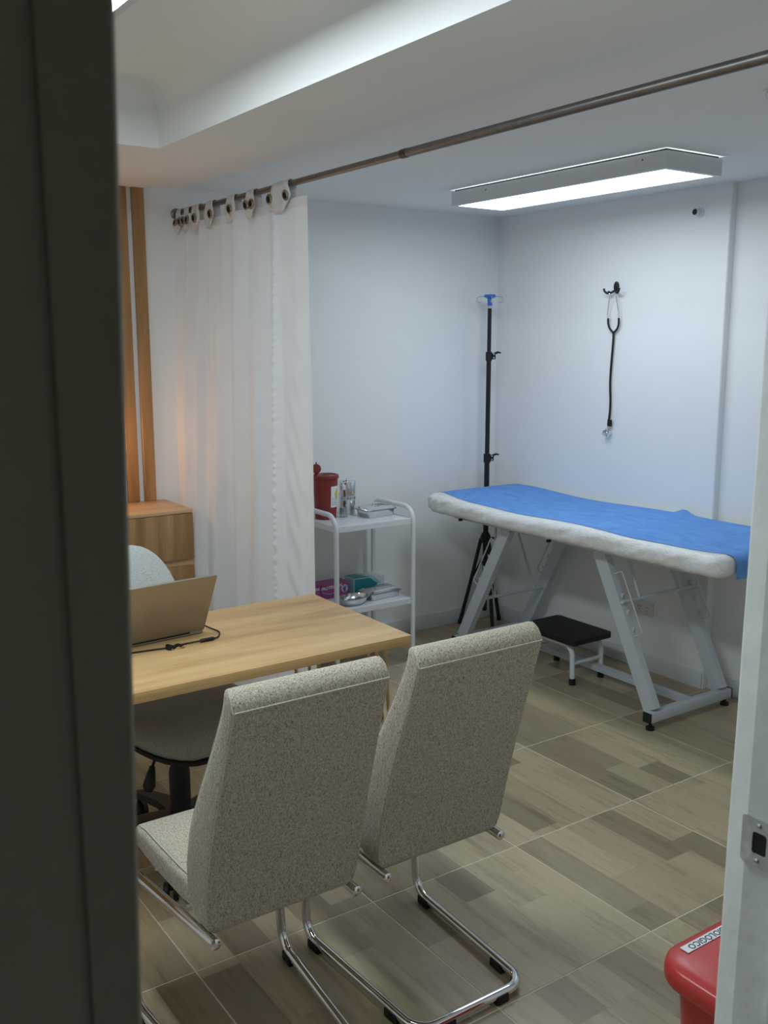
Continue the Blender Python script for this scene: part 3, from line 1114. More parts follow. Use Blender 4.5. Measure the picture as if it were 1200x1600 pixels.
# ------------------------------------------------------------------ office chair
oc = thing('office_chair', 'grey upholstered swivel office chair behind the desk', 'office chair', (1.120, 2.80, 0), math.radians(5))
# local: faces -y


def ell_loop(cx, cy, rx, ry, z, n=32, pw_=2.6, zf=None):
    out = []
    for k in range(n):
        a = 2 * PI * k / n
        c, s = math.cos(a), math.sin(a)
        x = cx + rx * math.copysign(abs(c) ** (2 / pw_), c)
        y = cy + ry * math.copysign(abs(s) ** (2 / pw_), s)
        out.append((x, y, z + (zf(x, y) if zf else 0)))
    return out


def sag(x, y):
    return -0.045 * max(0.0, (-y - 0.10) / 0.14) ** 1.6 + 0.012 * (x / 0.22) ** 2


mb = MB()
mb.loft([ell_loop(0, 0, 0.200, 0.215, 0.440, zf=sag), ell_loop(0, 0, 0.222, 0.238, 0.448, zf=sag), ell_loop(0, 0, 0.232, 0.248, 0.470, zf=sag),
         ell_loop(0, 0, 0.226, 0.242, 0.496, zf=sag), ell_loop(0, 0, 0.19, 0.20, 0.512, zf=sag), ell_loop(0, 0, 0.10, 0.11, 0.516, zf=sag)])
mb.build('seat', 'seatfab_shaded', oc, smooth=60)
MB().loft([ell_loop(0, 0, 0.13, 0.14, 0.405, zf=sag), ell_loop(0, 0, 0.205, 0.222, 0.420, zf=sag), ell_loop(0, 0, 0.232, 0.249, 0.440, zf=sag), ell_loop(0, 0, 0.232, 0.249, 0.452, zf=sag)]).build('seat_shell', 'black', oc, smooth=60)
loops = []
for k in range(25):
    a = -PI / 2 + PI * k / 24
    z = 0.705 + 0.258 * math.sin(a)
    hw = 0.165 * max(0.05, math.cos(a)) ** (0.85)
    th = 0.055 * (0.35 + 0.65 * max(0.0, math.cos(a)) ** 0.5)
    yb = 0.235 + (z - 0.53) * 0.20
    lp = []
    for (px, py) in rrect(2 * hw, th, min(th * 0.48, hw * 0.9), 5):
        lp.append((px, yb + py + 0.9 * (-(px ** 2)) * -1.0 * -1.0 + 0.0, z))
    loops.append(lp)
MB().loft(loops).build('backrest', 'officefab', oc, smooth=70)
MB().tube(round_path([(0, 0.06, 0.405), (0, 0.285, 0.405), (0, 0.315, 0.62), (0, 0.315, 0.70)], 0.06), 1.0, prof=[(0.008, -0.03), (0.008, 0.03), (-0.008, 0.03), (-0.008, -0.03)], up=(0, 0, 1)).build('back_support', 'black', oc)
mb = MB()
mb.box((0, 0, 0.395), (0.15, 0.17, 0.03), 0.006)
mb.build('mechanism', 'black', oc)
MB().lathe([(0.034, 0.10), (0.034, 0.27), (0.031, 0.285), (0.028, 0.29), (0.028, 0.345), (0.022, 0.35), (0.022, 0.395)], (0, 0, 0), 20).build('gas_column', 'black', oc)
lv = MB().tube([(-0.03, -0.02, 0.395), (-0.10, -0.055, 0.385), (-0.130, -0.075, 0.345)], 0.0045, 8).build('lever', 'black', oc)
mb = MB()
mb.tube([(-0.127, -0.073, 0.352), (-0.136, -0.080, 0.330), (-0.148, -0.088, 0.298), (-0.154, -0.092, 0.282)], [0.008, 0.014, 0.020, 0.012], 12)
mb.build('lever_paddle', 'black', lv)
for k in range(5):
    a = math.radians(20 + 72 * k)
    d = V(math.cos(a), math.sin(a), 0)
    mb = MB()
    mb.tube([d * 0.02 + V(0, 0, 0.115), d * 0.12 + V(0, 0, 0.118), d * 0.22 + V(0, 0, 0.100), d * 0.30 + V(0, 0, 0.080)], [1.15, 1.0, 0.85, 0.7], prof=[(0.016, -0.026), (0.020, 0), (0.016, 0.026), (-0.016, 0.022), (-0.016, -0.022)], up=(0, 0, 1))
    mb.build('base_arm', 'black', oc)
    mb = MB()
    c0 = d * 0.295
    pr = V(-d.y, d.x, 0)
    for s in (-1, 1):
        mb.cyl(c0 + pr * s * 0.008 + V(0, 0, 0.026), c0 + pr * s * 0.022 + V(0, 0, 0.026), 0.026, 18)
    mb.cyl(c0 + V(0, 0, 0.03), c0 + V(0, 0, 0.085), 0.007, 10)
    mb.build('caster', 'black', oc)

# ------------------------------------------------------------------ drawer cabinet and lamp
CX0, CX1, CYF, CZ = 0.80, 1.702, 3.972, 0.905
cabn = thing('drawer_cabinet', 'oak drawer cabinet with handleless fronts below the wall slats', 'cabinet', ((CX0 + CX1) / 2, (CYF + YB) / 2, 0))
hx, hy = (CX1 - CX0) / 2, (YB - 0.001 - CYF) / 2
MB().box2((-hx, -hy + 0.019, 0.04), (hx, hy, CZ - 0.0155), 0.001).build('carcass', 'oak_x', cabn)
MB().box2((-hx, -hy - 0.001, CZ - 0.015), (hx, hy, CZ), 0.001).build('top_panel', 'oak_x', cabn)
MB().box2((-hx + 0.02, -hy + 0.05, 0.0), (hx - 0.02, hy - 0.02, 0.04)).build('plinth', 'oak_v', cabn)
for (a, b) in ((CZ - 0.0175 - 0.205, CZ - 0.0175), (CZ - 0.0175 - 0.445, CZ - 0.0175 - 0.236), (CZ - 0.0175 - 0.685, CZ - 0.0175 - 0.476), (0.045, CZ - 0.0175 - 0.716)):
    if b - a < 0.05:
        a = b - 0.06
    MB().box2((-hx + 0.001, -hy, a), (hx - 0.001, -hy + 0.018, b), 0.0015).build('drawer_front', 'oak_v', cabn)

lm = thing('table_lamp', 'small warm globe lamp on the oak cabinet', 'lamp', (1.315, 4.195, CZ))
MB().lathe([(0.06, 0), (0.06, 0.012), (0.02, 0.02), (0.012, 0.03), (0.012, 0.22), (0.03, 0.235), (0.03, 0.25)], (0, 0, 0), 24).build('lamp_base', 'brass', lm)
bulb = MB().lathe([(0.045 * math.sin(PI * k / 16), 0.290 - 0.045 * math.cos(PI * k / 16)) for k in range(2, 17)], (0, 0, 0), 24)
warm = NT('warm_frosted_globe')
warm.b.inputs['Emission Color'].default_value = (1.0, 0.50, 0.20, 1)
f_ = warm.noise(warm.coords(), 4, 1)
area = 4 * PI * 0.045 ** 2
warm.l(warm.math('MULTIPLY_ADD', f_, 0.1, LAMP_WATTS / (area * PI)), warm.b.inputs['Emission Strength'])
bulb.build('globe', warm.m, lm)

# ------------------------------------------------------------------ trolley
TXA, TXB, TYA, TYB = 2.385, 2.842, 3.872, 4.235
tr = thing('medical_trolley', 'white tubular steel trolley with two shelves against the back wall', 'trolley', ((TXA + TXB) / 2, (TYA + TYB) / 2, 0))
hx, hy = (TXB - TXA) / 2, (TYB - TYA) / 2
for s in (-1, 1):
    pts = [(s * hx, -hy, 0.085), (s * hx, -hy, 0.812), (s * hx, hy, 0.812), (s * hx, hy, 0.085)]
    MB().tube(round_path(pts, 0.075, 8), 0.0125, 14).build('side_frame', 'white_metal', tr, smooth=50)
for z in (0.757, 0.342):
    mb = MB()

    def rc(i, zz):
        return [(-hx + 0.006 + i, -hy + 0.002 + i, zz), (hx - 0.006 - i, -hy + 0.002 + i, zz), (hx - 0.006 - i, hy - 0.002 - i, zz), (-hx + 0.006 + i, hy - 0.002 - i, zz)]
    mb.loft([rc(0.004, z - 0.026), rc(0.0, z - 0.026), rc(0.0, z + 0.001), rc(0.003, z + 0.003), rc(0.008, z)], caps=False)
    n = len(mb.v)
    mb.f.append((n - 4, n - 3, n - 2, n - 1))
    mb.add(rc(0.004, z - 0.004), [(0, 1, 2, 3)])
    mb.build('shelf', 'white_metal', tr, smooth=0)
for sx in (-1, 1):
    for sy in (-1, 1):
        mb = MB()
        x, y = sx * hx, sy * hy
        mb.cyl((x, y, 0.06), (x, y, 0.092), 0.006, 10)
        mb.box((x, y, 0.066), (0.028, 0.030, 0.006), 0.002)
        for q in (-1, 1):
            mb.box((x + q * 0.012, y + 0.006, 0.046), (0.003, 0.026, 0.036), 0.001)
        cs = mb.build('caster_fork', 'white_metal', tr)
        MB().cyl((x - 0.009, y + 0.010, 0.0265), (x + 0.009, y + 0.010, 0.0265), 0.0265, 20).build('wheel', 'black', cs)

ZS1, ZS2 = 0.7575, 0.3425
# sharps bin
sb = thing('sharps_container', 'red plastic sharps container with a flipped-up lid on the trolley', 'sharps container', (2.480, 4.125, ZS1))
MB().lathe([(0.050, 0.0), (0.053, 0.003), (0.058, 0.11), (0.0635, 0.212), (0.0635, 0.215)], (0, 0, 0), 32).build('bucket', 'darkred', sb)
MB().lathe([(0.0635, 0.203), (0.068, 0.205), (0.0685, 0.217), (0.066, 0.222), (0.058, 0.223), (0.055, 0.218), (0.022, 0.218), (0.02, 0.219)], (0, 0, 0), 32, None, False, False).build('rim', 'darkred', sb)
MB().lathe([(0.0215, 0.2185), (0.0215, 0.2175)], (0, 0, 0), 20).build('opening', 'black', sb)
hinge = V(-0.034, 0.030, 0.222)
R_ = Matrix.Rotation(math.radians(-31), 4, 'Z') @ Matrix.Rotation(math.radians(80), 4, 'X')
mb = MB()
c0 = hinge + V(0, 0, 0.028)
mb.lathe([(0.0235, -0.002), (0.0245, 0.0), (0.0235, 0.003), (0.021, 0.004), (0.0005, 0.004)], c0, 24, R_)
mb.box(hinge + V(0, 0, 0.003), (0.012, 0.004, 0.014), 0.001, 1)
mb.box(c0 + V(0, 0, 0.0285), (0.006, 0.004, 0.013), 0.001, 1)
mb.build('flip_lid', 'darkred', sb)
# curved label on the right of the bucket
la0 = math.radians(-94)
la1 = math.radians(-40)


def curve_patch(r_fn, a0, a1, z0, z1, off, na=10, nz_=6):
    vs, fs = [], []
    for j in range(nz_ + 1):
        z = z0 + (z1 - z0) * j / nz_
        for i in range(na + 1):
            a = a0 + (a1 - a0) * i / na
            r = r_fn(z) + off
            vs.append((r * math.cos(a), r * math.sin(a), z))
    for j in range(nz_):
        for i in range(na):
            q = j * (na + 1) + i
            fs.append((q, q + 1, q + na + 2, q + na + 1))
    return vs, fs


rf = lambda z: 0.053 + (0.0635 - 0.053) * z / 0.212
lb = MB().add(*curve_patch(rf, la0, la1, 0.062, 0.168, 0.0008)).build('sticker', 'label', sb)
vs, fs = [], []
ac, zc_ = math.radians(-56), 0.130
rr_ = rf(zc_) + 0.0025
for (da, dz) in ((-0.28, 0), (0, -0.028), (0.16, -0.012), (0.16, 0.012), (0, 0.028)):
    vs.append((rr_ * math.cos(ac + da), rr_ * math.sin(ac + da), zc_ + dz))
MB().add(vs, [tuple(range(5))]).build('hazard_diamond', 'yellow', lb, smooth=0)
for k, z in enumerate((0.108, 0.100, 0.090, 0.082, 0.074)):
    MB().add(*curve_patch(rf, la0 + 0.08, la1 - 0.1 - 0.07 * (k % 3), z - 0.0013, z + 0.0013, 0.0014, 8, 1)).build('print_line', 'greyink', lb)

# steel canister with a paper label
cn = thing('steel_canister', 'tall polished steel canister with a white name strip on the trolley', 'canister', (2.640, 4.172, ZS1))
MB().lathe([(0.039, 0.0), (0.0405, 0.003), (0.0405, 0.146), (0.039, 0.148)], (0, 0, 0), 32).build('body', 'steel', cn)
MB().lathe([(0.0418, 0.138), (0.0418, 0.168), (0.040, 0.1715), (0.012, 0.173), (0.006, 0.174)], (0, 0, 0), 32).build('lid', 'steel', cn)
MB().lathe([(0.005, 0.172), (0.008, 0.178), (0.006, 0.184), (0.001, 0.186)], (0, 0, 0), 16).build('lid_knob', 'steel', cn)
cl = MB().add(*curve_patch(lambda z: 0.0405, math.radians(-168), math.radians(-30), 0.076, 0.096, 0.0006, 14, 1)).build('name_strip', 'label', cn)
word = 'SECOS'
for k, ch in enumerate(word):
    a = math.radians(-118 + 17 * k)
    o_ = V(0.0416 * math.cos(a), 0.0416 * math.sin(a), 0.0855)
    text_part(ch, 0.018, 'ink', cl, frame_mtx(o_, (-math.sin(a), math.cos(a), 0), (0, 0, 1)), 'lettering', 0.0002, 0.0005)
# clear dispenser bottle
bt = thing('dispenser_bottle', 'small clear spray bottle with a dip tube beside the steel canister', 'bottle', (2.572, 4.105, ZS1))
prf = [(0.0200, 0.0), (0.0215, 0.003), (0.0215, 0.118), (0.019, 0.130), (0.0125, 0.138), (0.0115, 0.146)]
inn = [(r - 0.0012, max(z, 0.0015)) for (r, z) in prf][::-1]
MB().lathe(prf + inn, (0, 0, 0), 24).build('bottle_body', 'clear', bt, smooth=40)
MB().lathe([(0.0132, 0.140), (0.0132, 0.160), (0.010, 0.164), (0.006, 0.170), (0.006, 0.176)], (0, 0, 0), 20).build('pump_collar', 'card', bt)
MB().box((0.004, -0.003, 0.180), (0.030, 0.013, 0.011), 0.003).build('spray_head', 'clear', bt)
MB().tube(smooth_path([V(0, 0, 0.145), V(0.001, 0, 0.10), V(-0.005, 0, 0.05), V(-0.012, 0, 0.012)]), 0.0016, 8).build('dip_tube', 'card', bt)
MB().lathe([(0.0198, 0.0022), (0.0198, 0.048), (0.0001, 0.048)], (0, 0, 0), 22, None, True, False).build('liquid', 'clear', bt)


def steel_tray(label, loc, rz, lx, ly_, h, lid, handle):
    t = thing('instrument_tray', label, 'tray', loc, rz, 'steel dishes on the trolley')
    mb = MB()

    def lp(w_, d_, r, z):
        return [(p[0], p[1], z) for p in rrect(w_, d_, r, 4)]
    mb.loft([lp(lx * 0.84, ly_ * 0.80, 0.012, 0.0), lp(lx * 0.88, ly_ * 0.85, 0.016, 0.004), lp(lx * 0.93, ly_ * 0.92, 0.018, h - 0.002),
             lp(lx, ly_, 0.012, h), lp(lx, ly_, 0.012, h + 0.001), lp(lx * 0.92, ly_ * 0.90, 0.018, h + 0.001), lp(lx * 0.87, ly_ * 0.84, 0.016, 0.006)], caps=True)
    mb.build('tray_body', 'steel', t, smooth=40)
    if lid:
        mb = MB()
        mb.loft([lp(lx * 1.01, ly_ * 1.01, 0.012, h + 0.002), lp(lx * 1.01, ly_ * 1.01, 0.012, h + 0.004), lp(lx * 0.88, ly_ * 0.82, 0.014, h + 0.013), lp(lx * 0.80, ly_ * 0.72, 0.012, h + 0.016)])
        ld = mb.build('tray_lid', 'steel', t, smooth=30)
        if handle:
            MB().tube(round_path([(-0.022, 0, h + 0.010), (-0.020, 0, h + 0.030), (0.020, 0, h + 0.030), (0.022, 0, h + 0.010)], 0.008), 0.0028, 8).build('lid_handle', 'steel', ld)
    return t


steel_tray('covered steel instrument tray with a lid handle on the top shelf', (2.733, 4.052, ZS1), math.radians(4), 0.182, 0.13, 0.034, True, True)
steel_tray('shallow rectangular steel tray with a lid, on the lower shelf', (2.722, 3.998, ZS2), math.radians(4), 0.200, 0.125, 0.032, True, False)
kd = thing('steel_bowl', 'low oval polished steel bowl on the lower shelf beside the rectangular tray', 'bowl', (2.532, 3.955, ZS2), math.radians(8), 'steel dishes on the trolley')
loops = []
for (f, z) in ((0.62, 0.0), (0.70, 0.003), (0.88, 0.022), (0.95, 0.034), (1.0, 0.036), (1.0, 0.037), (0.94, 0.037), (0.86, 0.024), (0.68, 0.006), (0.3, 0.004)):
    loops.append(ell_loop(0, 0, 0.092 * f, 0.062 * f, z, 36, 2.1))
MB().loft(loops).build('bowl_body', 'steel', kd, smooth=60)


def card_box(name, label, loc, rz, sx, sy, sz, mat, cat='box', group=None, tilt=0.0):
    t = thing(name, label, cat, loc, rz, group)
    MB().box((0, 0, sz / 2), (sx, sy, sz), 0.0015, 1).build('carton', mat, t)
    return t


# purple glove boxes
for (loc, rz, lab) in (((2.517, 4.145, ZS2), math.radians(2), 'purple glove box with a printed hand, beside the teal box'),
                       ((2.404, 4.140, ZS2 + 0.003), math.radians(0), 'purple glove box partly hidden by the curtain edge')):
    sx, sy, sz = 0.165, 0.085, 0.078
    if 'curtain' in lab:
        sx = 0.055
    t = card_box('glove_box', lab, loc, rz, sx, sy, sz, 'purple', 'box', 'glove boxes on the trolley')
    yf = -sy / 2 - 0.0006
    if sx > 0.1:
        text_part('PROTEXION', 0.0225, 'label', t, frame_mtx((-0.022, yf, sz * 0.74), (1, 0.0, 0.06), (0, 0, 1)), 'lettering', 0.0003, 0.0005)
    else:
        text_part('ION', 0.0185, 'label', t, frame_mtx((0.0, yf, sz * 0.72), (1, 0, 0.06), (0, 0, 1)), 'lettering', 0.0003, 0.0005)
    # swoosh bands
    for (dz, m_, w_) in ((0.0, 'lilac', 0.0026), (-0.0055, 'navy', 0.0030)):
        mb = MB()
        vs, fs = [], []
        for i in range(15):
            q = i / 14
            x = -sx / 2 + 0.003 + q * (sx * 0.60)
            z = sz * 0.50 + dz - 0.026 * math.sin(q * PI * 0.62) + 0.022 * q * q * 1.3
            vs += [(x, yf, z - w_ / 2), (x, yf, z + w_ / 2)]
        for i in range(14):
            fs.append((2 * i, 2 * i + 2, 2 * i + 3, 2 * i + 1))
        mb.add(vs, fs).build('swoosh', m_, t, smooth=0)
    MB().box((-sx * 0.06, yf, sz * 0.535), (sx * 0.50, 0.0006, 0.003)).build('stripe', 'pink', t)
    if sx > 0.1:
        # glove emblem: pale disc with a blue hand
        hc = (sx / 2 - 0.026, yf, sz * 0.54)
        R_ = Matrix.Rotation(PI / 2, 4, 'X')
        disc = MB().lathe([(0.020, 0.0), (0.020, 0.0006)], hc, 26, R_).build('emblem_disc', 'lilac', t, smooth=0)
        mb = MB()
        mb.box((hc[0], yf - 0.001, hc[2] - 0.004), (0.013, 0.0006, 0.014), 0)
        mb.box((hc[0], yf - 0.001, hc[2] - 0.013), (0.009, 0.0006, 0.008), 0)
        for k in range(4):
            a = math.radians(100 - 17 * k)
            p0 = V(hc[0] - 0.005 + 0.0034 * k, yf - 0.001, hc[2] + 0.002)
            p1 = p0 + V(math.cos(a), 0, math.sin(a)) * (0.011 if k in (1, 2) else 0.009)
            mb.bar(p0, p1, 0.0027, 0.0006, up=(0, 1, 0))
        mb.bar(V(hc[0] - 0.005, yf - 0.001, hc[2] - 0.006), V(hc[0] - 0.013, yf - 0.001, hc[2] + 0.003), 0.003, 0.0006, up=(0, 1, 0))
        mb.build('hand_print', 'navy', disc, smooth=0)

# teal and white box
tb = card_box('mask_box', 'teal and white carton lying behind the steel tray', (2.728, 4.148, ZS2), math.radians(-2), 0.185, 0.10, 0.080, 'card')
sx, sy, sz = 0.185, 0.10, 0.080
yf = -sy / 2 - 0.0006
MB().add([(-sx / 2 + 0.001, yf, 0.002), (0.012, yf, 0.002), (0.050, yf, 0.040), (0.0, yf, sz - 0.002), (-sx / 2 + 0.001, yf, sz - 0.002)], [(0, 1, 2, 3, 4)]).build('teal_print', 'teal', tb, smooth=0)
MB().add([(0.050, yf, 0.040), (0.070, yf, 0.040), (0.030, yf, sz - 0.002), (0.0, yf, sz - 0.002)], [(0, 1, 2, 3)]).build('mint_print', 'mint', tb, smooth=0)
zt = sz + 0.0006
MB().add([(-sx / 2 + 0.001, -sy / 2 + 0.001, zt), (0.0, -sy / 2 + 0.001, zt), (-0.030, sy / 2 - 0.001, zt), (-sx / 2 + 0.001, sy / 2 - 0.001, zt)], [(0, 1, 2, 3)]).build('teal_print', 'teal', tb, smooth=0)
MB().add([(0.0, -sy / 2 + 0.001, zt), (0.030, -sy / 2 + 0.001, zt), (0.004, sy / 2 - 0.001, zt), (-0.030, sy / 2 - 0.001, zt)], [(0, 1, 2, 3)]).build('mint_print', 'mint', tb, smooth=0)
MB().add([(-sx / 2 - 0.0006, -sy / 2 + 0.001, 0.001), (-sx / 2 - 0.0006, sy / 2 - 0.001, 0.001), (-sx / 2 - 0.0006, sy / 2 - 0.001, sz - 0.002), (-sx / 2 - 0.0006, -sy / 2 + 0.001, sz - 0.002)], [(0, 1, 2, 3)]).build('end_print', 'mint', tb, smooth=0)

# ------------------------------------------------------------------ IV stand
PX, PY = 3.575, 4.168
iv = thing('iv_stand', 'black telescopic tripod stand with a blue hook head in the corner', 'drip stand', (PX, PY, 0))
MB().cyl((0, 0, 0.09), (0, 0, 0.985), 0.0150, 16).build('lower_tube', 'black', iv)
MB().cyl((0, 0, 0.96), (0, 0, 1.56), 0.0130, 16).build('middle_tube', 'black', iv)
MB().cyl((0, 0, 1.53), (0, 0, 1.815), 0.0110, 16).build('upper_tube', 'black', iv)
for z, r in ((0.985, 0.020), (1.555, 0.018)):
    mb = MB()
    mb.cyl((0, 0, z - 0.028), (0, 0, z + 0.020), r, 16)
    mb.box((0.024, -0.010, z - 0.004), (0.024, 0.016, 0.034), 0.003)
    ck = mb.build('clamp_collar', 'black', iv)
    mb = MB()
    mb.tube([(0.028, -0.014, z + 0.010), (0.050, -0.020, z + 0.018), (0.066, -0.026, z + 0.014)], [0.007, 0.006, 0.003], 8)
    mb.build('clamp_lever', 'black', ck)
    for dz in (-0.012, 0.008):
        MB().lathe([(0.005, 0), (0.005, 0.002), (0.001, 0.003)], (0.018, -0.0195, z + dz), 10, Matrix.Rotation(PI / 2, 4, 'X')).build('rivet', 'steel', ck)
for k, a in enumerate((134, 12, 250)):
    d = V(math.cos(math.radians(a)), math.sin(math.radians(a)), 0)
    lg = MB().tube([d * 0.026 + V(0, 0, 0.515), d * 0.082 + V(0, 0, 0.26), d * 0.142 + V(0, 0, 0.010)], [0.0105, 0.0105, 0.0105], 8).build('tripod_leg', 'black', iv)
    MB().cyl(d * 0.1405 + V(0, 0, 0.022), d * 0.143 + V(0, 0, 0.0), 0.0120, 10).build('foot_tip', 'black', lg)
    MB().tube([d * 0.022 + V(0, 0, 0.385), d * 0.080 + V(0, 0, 0.27)], 0.006, 8).build('strut', 'black', iv)
mb = MB()
mb.lathe([(0.020, 0.49), (0.030, 0.505), (0.030, 0.53), (0.020, 0.55)], (0, 0, 0), 18)
mb.box((0.032, -0.014, 0.515), (0.036, 0.014, 0.014), 0.003)
mb.build('tripod_hub', 'black', iv)
MB().lathe([(0.018, 0.365), (0.026, 0.372), (0.026, 0.392), (0.018, 0.40)], (0, 0, 0), 18).build('strut_hub', 'black', iv)
MB().lathe([(0.0125, 1.812), (0.0125, 1.828)], (0, 0, 0), 16).build('steel_ferrule', 'steel', iv)
MB().lathe([(0.0135, 1.826), (0.0135, 1.862), (0.020, 1.868), (0.031, 1.872), (0.033, 1.880), (0.029, 1.886), (0.004, 1.888)], (0, 0, 0), 22).build('hook_head', 'blue_plastic', iv)
for a in (-32, 148, 58, 238):
    d = V(math.cos(math.radians(a)), math.sin(math.radians(a)), 0)
    pts = [d * 0.028 + V(0, 0, 1.876), d * 0.050 + V(0, 0, 1.876), d * 0.066 + V(0, 0, 1.872), d * 0.072 + V(0, 0, 1.858), d * 0.066 + V(0, 0, 1.845), d * 0.054 + V(0, 0, 1.843), d * 0.047 + V(0, 0, 1.853)]
    MB().tube(smooth_path(pts, 5), 0.0026, 8).build('bag_hook', 'steel', iv)

# ------------------------------------------------------------------ wall hook, stethoscope, outlet
HY, HZ = 3.405, 1.888
hk = thing('wall_hook', 'small black plastic wall hook with two arms', 'hook', (XR, HY, HZ))
loops = []
for (f, x) in ((0.9, 0.0), (1.0, -0.002), (1.0, -0.007), (0.7, -0.010), (0.2, -0.011)):
    loops.append([(x, 0.016 * f * math.cos(a), 0.012 + 0.026 * f * math.sin(a)) for a in [2 * PI * k / 24 for k in range(24)]])
MB().loft(loops).build('hook_plate', 'black', hk, smooth=60)
for s in (-1, 1):
    MB().tube(smooth_path([V(-0.008, s * 0.004, -0.004), V(-0.022, s * 0.018, -0.016), V(-0.032, s * 0.034, -0.018), V(-0.038, s * 0.046, -0.008), V(-0.039, s * 0.050, 0.004)]), [0.0055] * 24 + [0.0065], 8).build('hook_arm', 'black', hk)
stt = thing('stethoscope', 'black stethoscope hanging from the wall hook', 'stethoscope', (XR, HY, HZ))
for s in (-1, 1):
    pts = [V(-0.030, s * 0.024, -0.018), V(-0.028, s * 0.020, -0.028), V(-0.024, s * 0.028, -0.07), V(-0.020, s * 0.036, -0.115), V(-0.017, s * 0.034, -0.150)]
    MB().tube(smooth_path(pts), 0.0032, 8).build('binaural_tube', 'chrome', stt)
    MB().lathe([(0.003, -0.006), (0.0065, -0.003), (0.0065, 0.003), (0.003, 0.007)], (-0.031, s * 0.024, -0.014), 12).build('ear_tip', 'black', stt)
    pts = [V(-0.017, s * 0.0345, -0.140), V(-0.015, s * 0.034, -0.168), V(-0.013, s * 0.024, -0.192), V(-0.012, s * 0.008, -0.206), V(-0.012, 0, -0.212)]
    MB().tube(smooth_path(pts), 0.0052, 10).build('yoke', 'black', stt)
pts = [V(-0.012, 0, -0.205), V(-0.011, 0.001, -0.26), V(-0.010, 0.008, -0.36), V(-0.010, 0.011, -0.46), V(-0.010, 0.004, -0.56), V(-0.011, 0.006, -0.63), V(-0.012, 0.012, -0.672)]
MB().tube(smooth_path(pts), 0.0056, 10).build('tubing', 'black', stt)
MB().box((-0.014, 0.000, -0.662), (0.010, 0.026, 0.034), 0.003).build('name_clip', 'black', stt)
MB().cyl((-0.012, 0.012, -0.670), (-0.013, 0.012, -0.697), 0.0040, 10).build('stem', 'chrome', stt)
R_ = Matrix.Rotation(math.radians(-62), 4, 'X')
cpz = V(-0.016, 0.012, -0.714)
MB().lathe([(0.016, -0.017), (0.018, -0.013), (0.007, -0.009), (0.0065, 0.004), (0.012, 0.007), (0.0225, 0.010), (0.0225, 0.0135), (0.019, 0.0145)], cpz, 26, R_).build('chest_piece', 'chrome', stt)

ou = thing('wall_outlet', 'white double wall outlet under the examination bed', 'outlet', (XR, 3.138, 0.318))
MB().box((-0.004, 0, 0), (0.008, 0.118, 0.074), 0.003).build('face_plate', 'socket', ou)
for s in (-1, 1):
    rc_ = MB().prism(rrect(0.034, 0.042, 0.012, 5, s * 0.024, 0), -0.0095, -0.0078, 'x').build('receptacle', 'socket', ou)
    mb = MB()
    for dy in (-0.0065, 0.0065):
        mb.box((-0.0096, s * 0.024 + dy, 0.005), (0.0006, 0.0022, 0.010))
    mb.cyl((-0.0094, s * 0.024, -0.011), (-0.0099, s * 0.024, -0.011), 0.0028, 10)
    mb.build('slots', 'black', rc_)

# ------------------------------------------------------------------ foot stool
fs_ = thing('step_stool', 'low step stool with a black padded top and white tube legs', 'stool', (3.378, 3.318, 0))
MB().prism(rrect(0.272, 0.375, 0.022, 5), 0.206, 0.232).build('padded_top', 'blackpad', fs_, smooth=40)
for s in (-1, 1):
    pts = [(s * 0.098, -0.152, 0.022), (s * 0.098, -0.146, 0.190), (s * 0.098, 0.146, 0.190), (s * 0.098, 0.152, 0.022)]
    MB().tube(round_path(pts, 0.05, 7), 0.0125, 14).build('leg_frame', 'white_metal', fs_, smooth=50)
    MB().cyl((-0.098, s * 0.150, 0.105), (0.098, s * 0.150, 0.105), 0.0095, 12).build('rung', 'white_metal', fs_)
    for q in (-1, 1):
        MB().lathe([(0.0155, 0), (0.0165, 0.003), (0.0150, 0.032)], (q * 0.098, s * 0.1525, 0), 14).build('foot_cap', 'black', fs_)
for y in (-0.10, 0.10):
    MB().bar((-0.11, y, 0.2035), (0.11, y, 0.2035), 0.03, 0.005).build('top_bracket', 'white_metal', fs_)

# ------------------------------------------------------------------ examination bed
BX0, BX1, BY0, BY1 = 3.055, 3.722, 2.215, 4.095
bd = thing('examination_bed', 'pale grey steel examination bed with a plastic-covered mattress', 'examination bed', (3.43, 3.24, 0))
BO = V(3.43, 3.24, 0)


def bp(x, y, z):
    return V(x, y, z) - BO


NX, FX = 3.185, 3.640
for x in (NX, FX):
    MB().bar(bp(x, 2.600, 0.078), bp(x, 2.930, 0.722), 0.036, 0.066, up=(0, 1, 0.3)).build('leg', 'grey_metal', bd)
    MB().bar(bp(x, 3.880, 0.078), bp(x, 3.540, 0.722), 0.036, 0.066, up=(0, 1, -0.3)).build('leg', 'grey_metal', bd)
for y in (2.585, 3.895):
    MB().box(bp(3.412, y, 0.058), (0.545, 0.042, 0.042), 0.002).build('foot_bar', 'grey_metal', bd)
    for x in (3.137, 3.687):
        MB().box(bp(x, y, 0.058), (0.008, 0.044, 0.044), 0.002).build('end_cap', 'black', bd)
        mb = MB()
        xx = x + (0.022 if x < 3.4 else -0.022)
        mb.cyl(bp(xx, y, 0.0), bp(xx, y, 0.012), 0.019, 16)
        mb.cyl(bp(xx, y, 0.012), bp(xx, y, 0.04), 0.007, 10)
        mb.build('levelling_foot', 'black', bd)
MB().bar(bp(3.445, 2.59, 0.058), bp(3.445, 3.89, 0.058), 0.036, 0.028).build('stretcher', 'grey_metal', bd)
for x in (NX - 0.005, FX):
    MB().box(bp(x, 3.20, 0.728), (0.030, 1.50, 0.028), 0.002).build('side_rail', 'grey_metal', bd)
for y in (2.50, 3.20, 3.90):
    MB().box(bp(3.41, y, 0.728), (0.46, 0.030, 0.024), 0.002).build('cross_rail', 'grey_metal', bd)
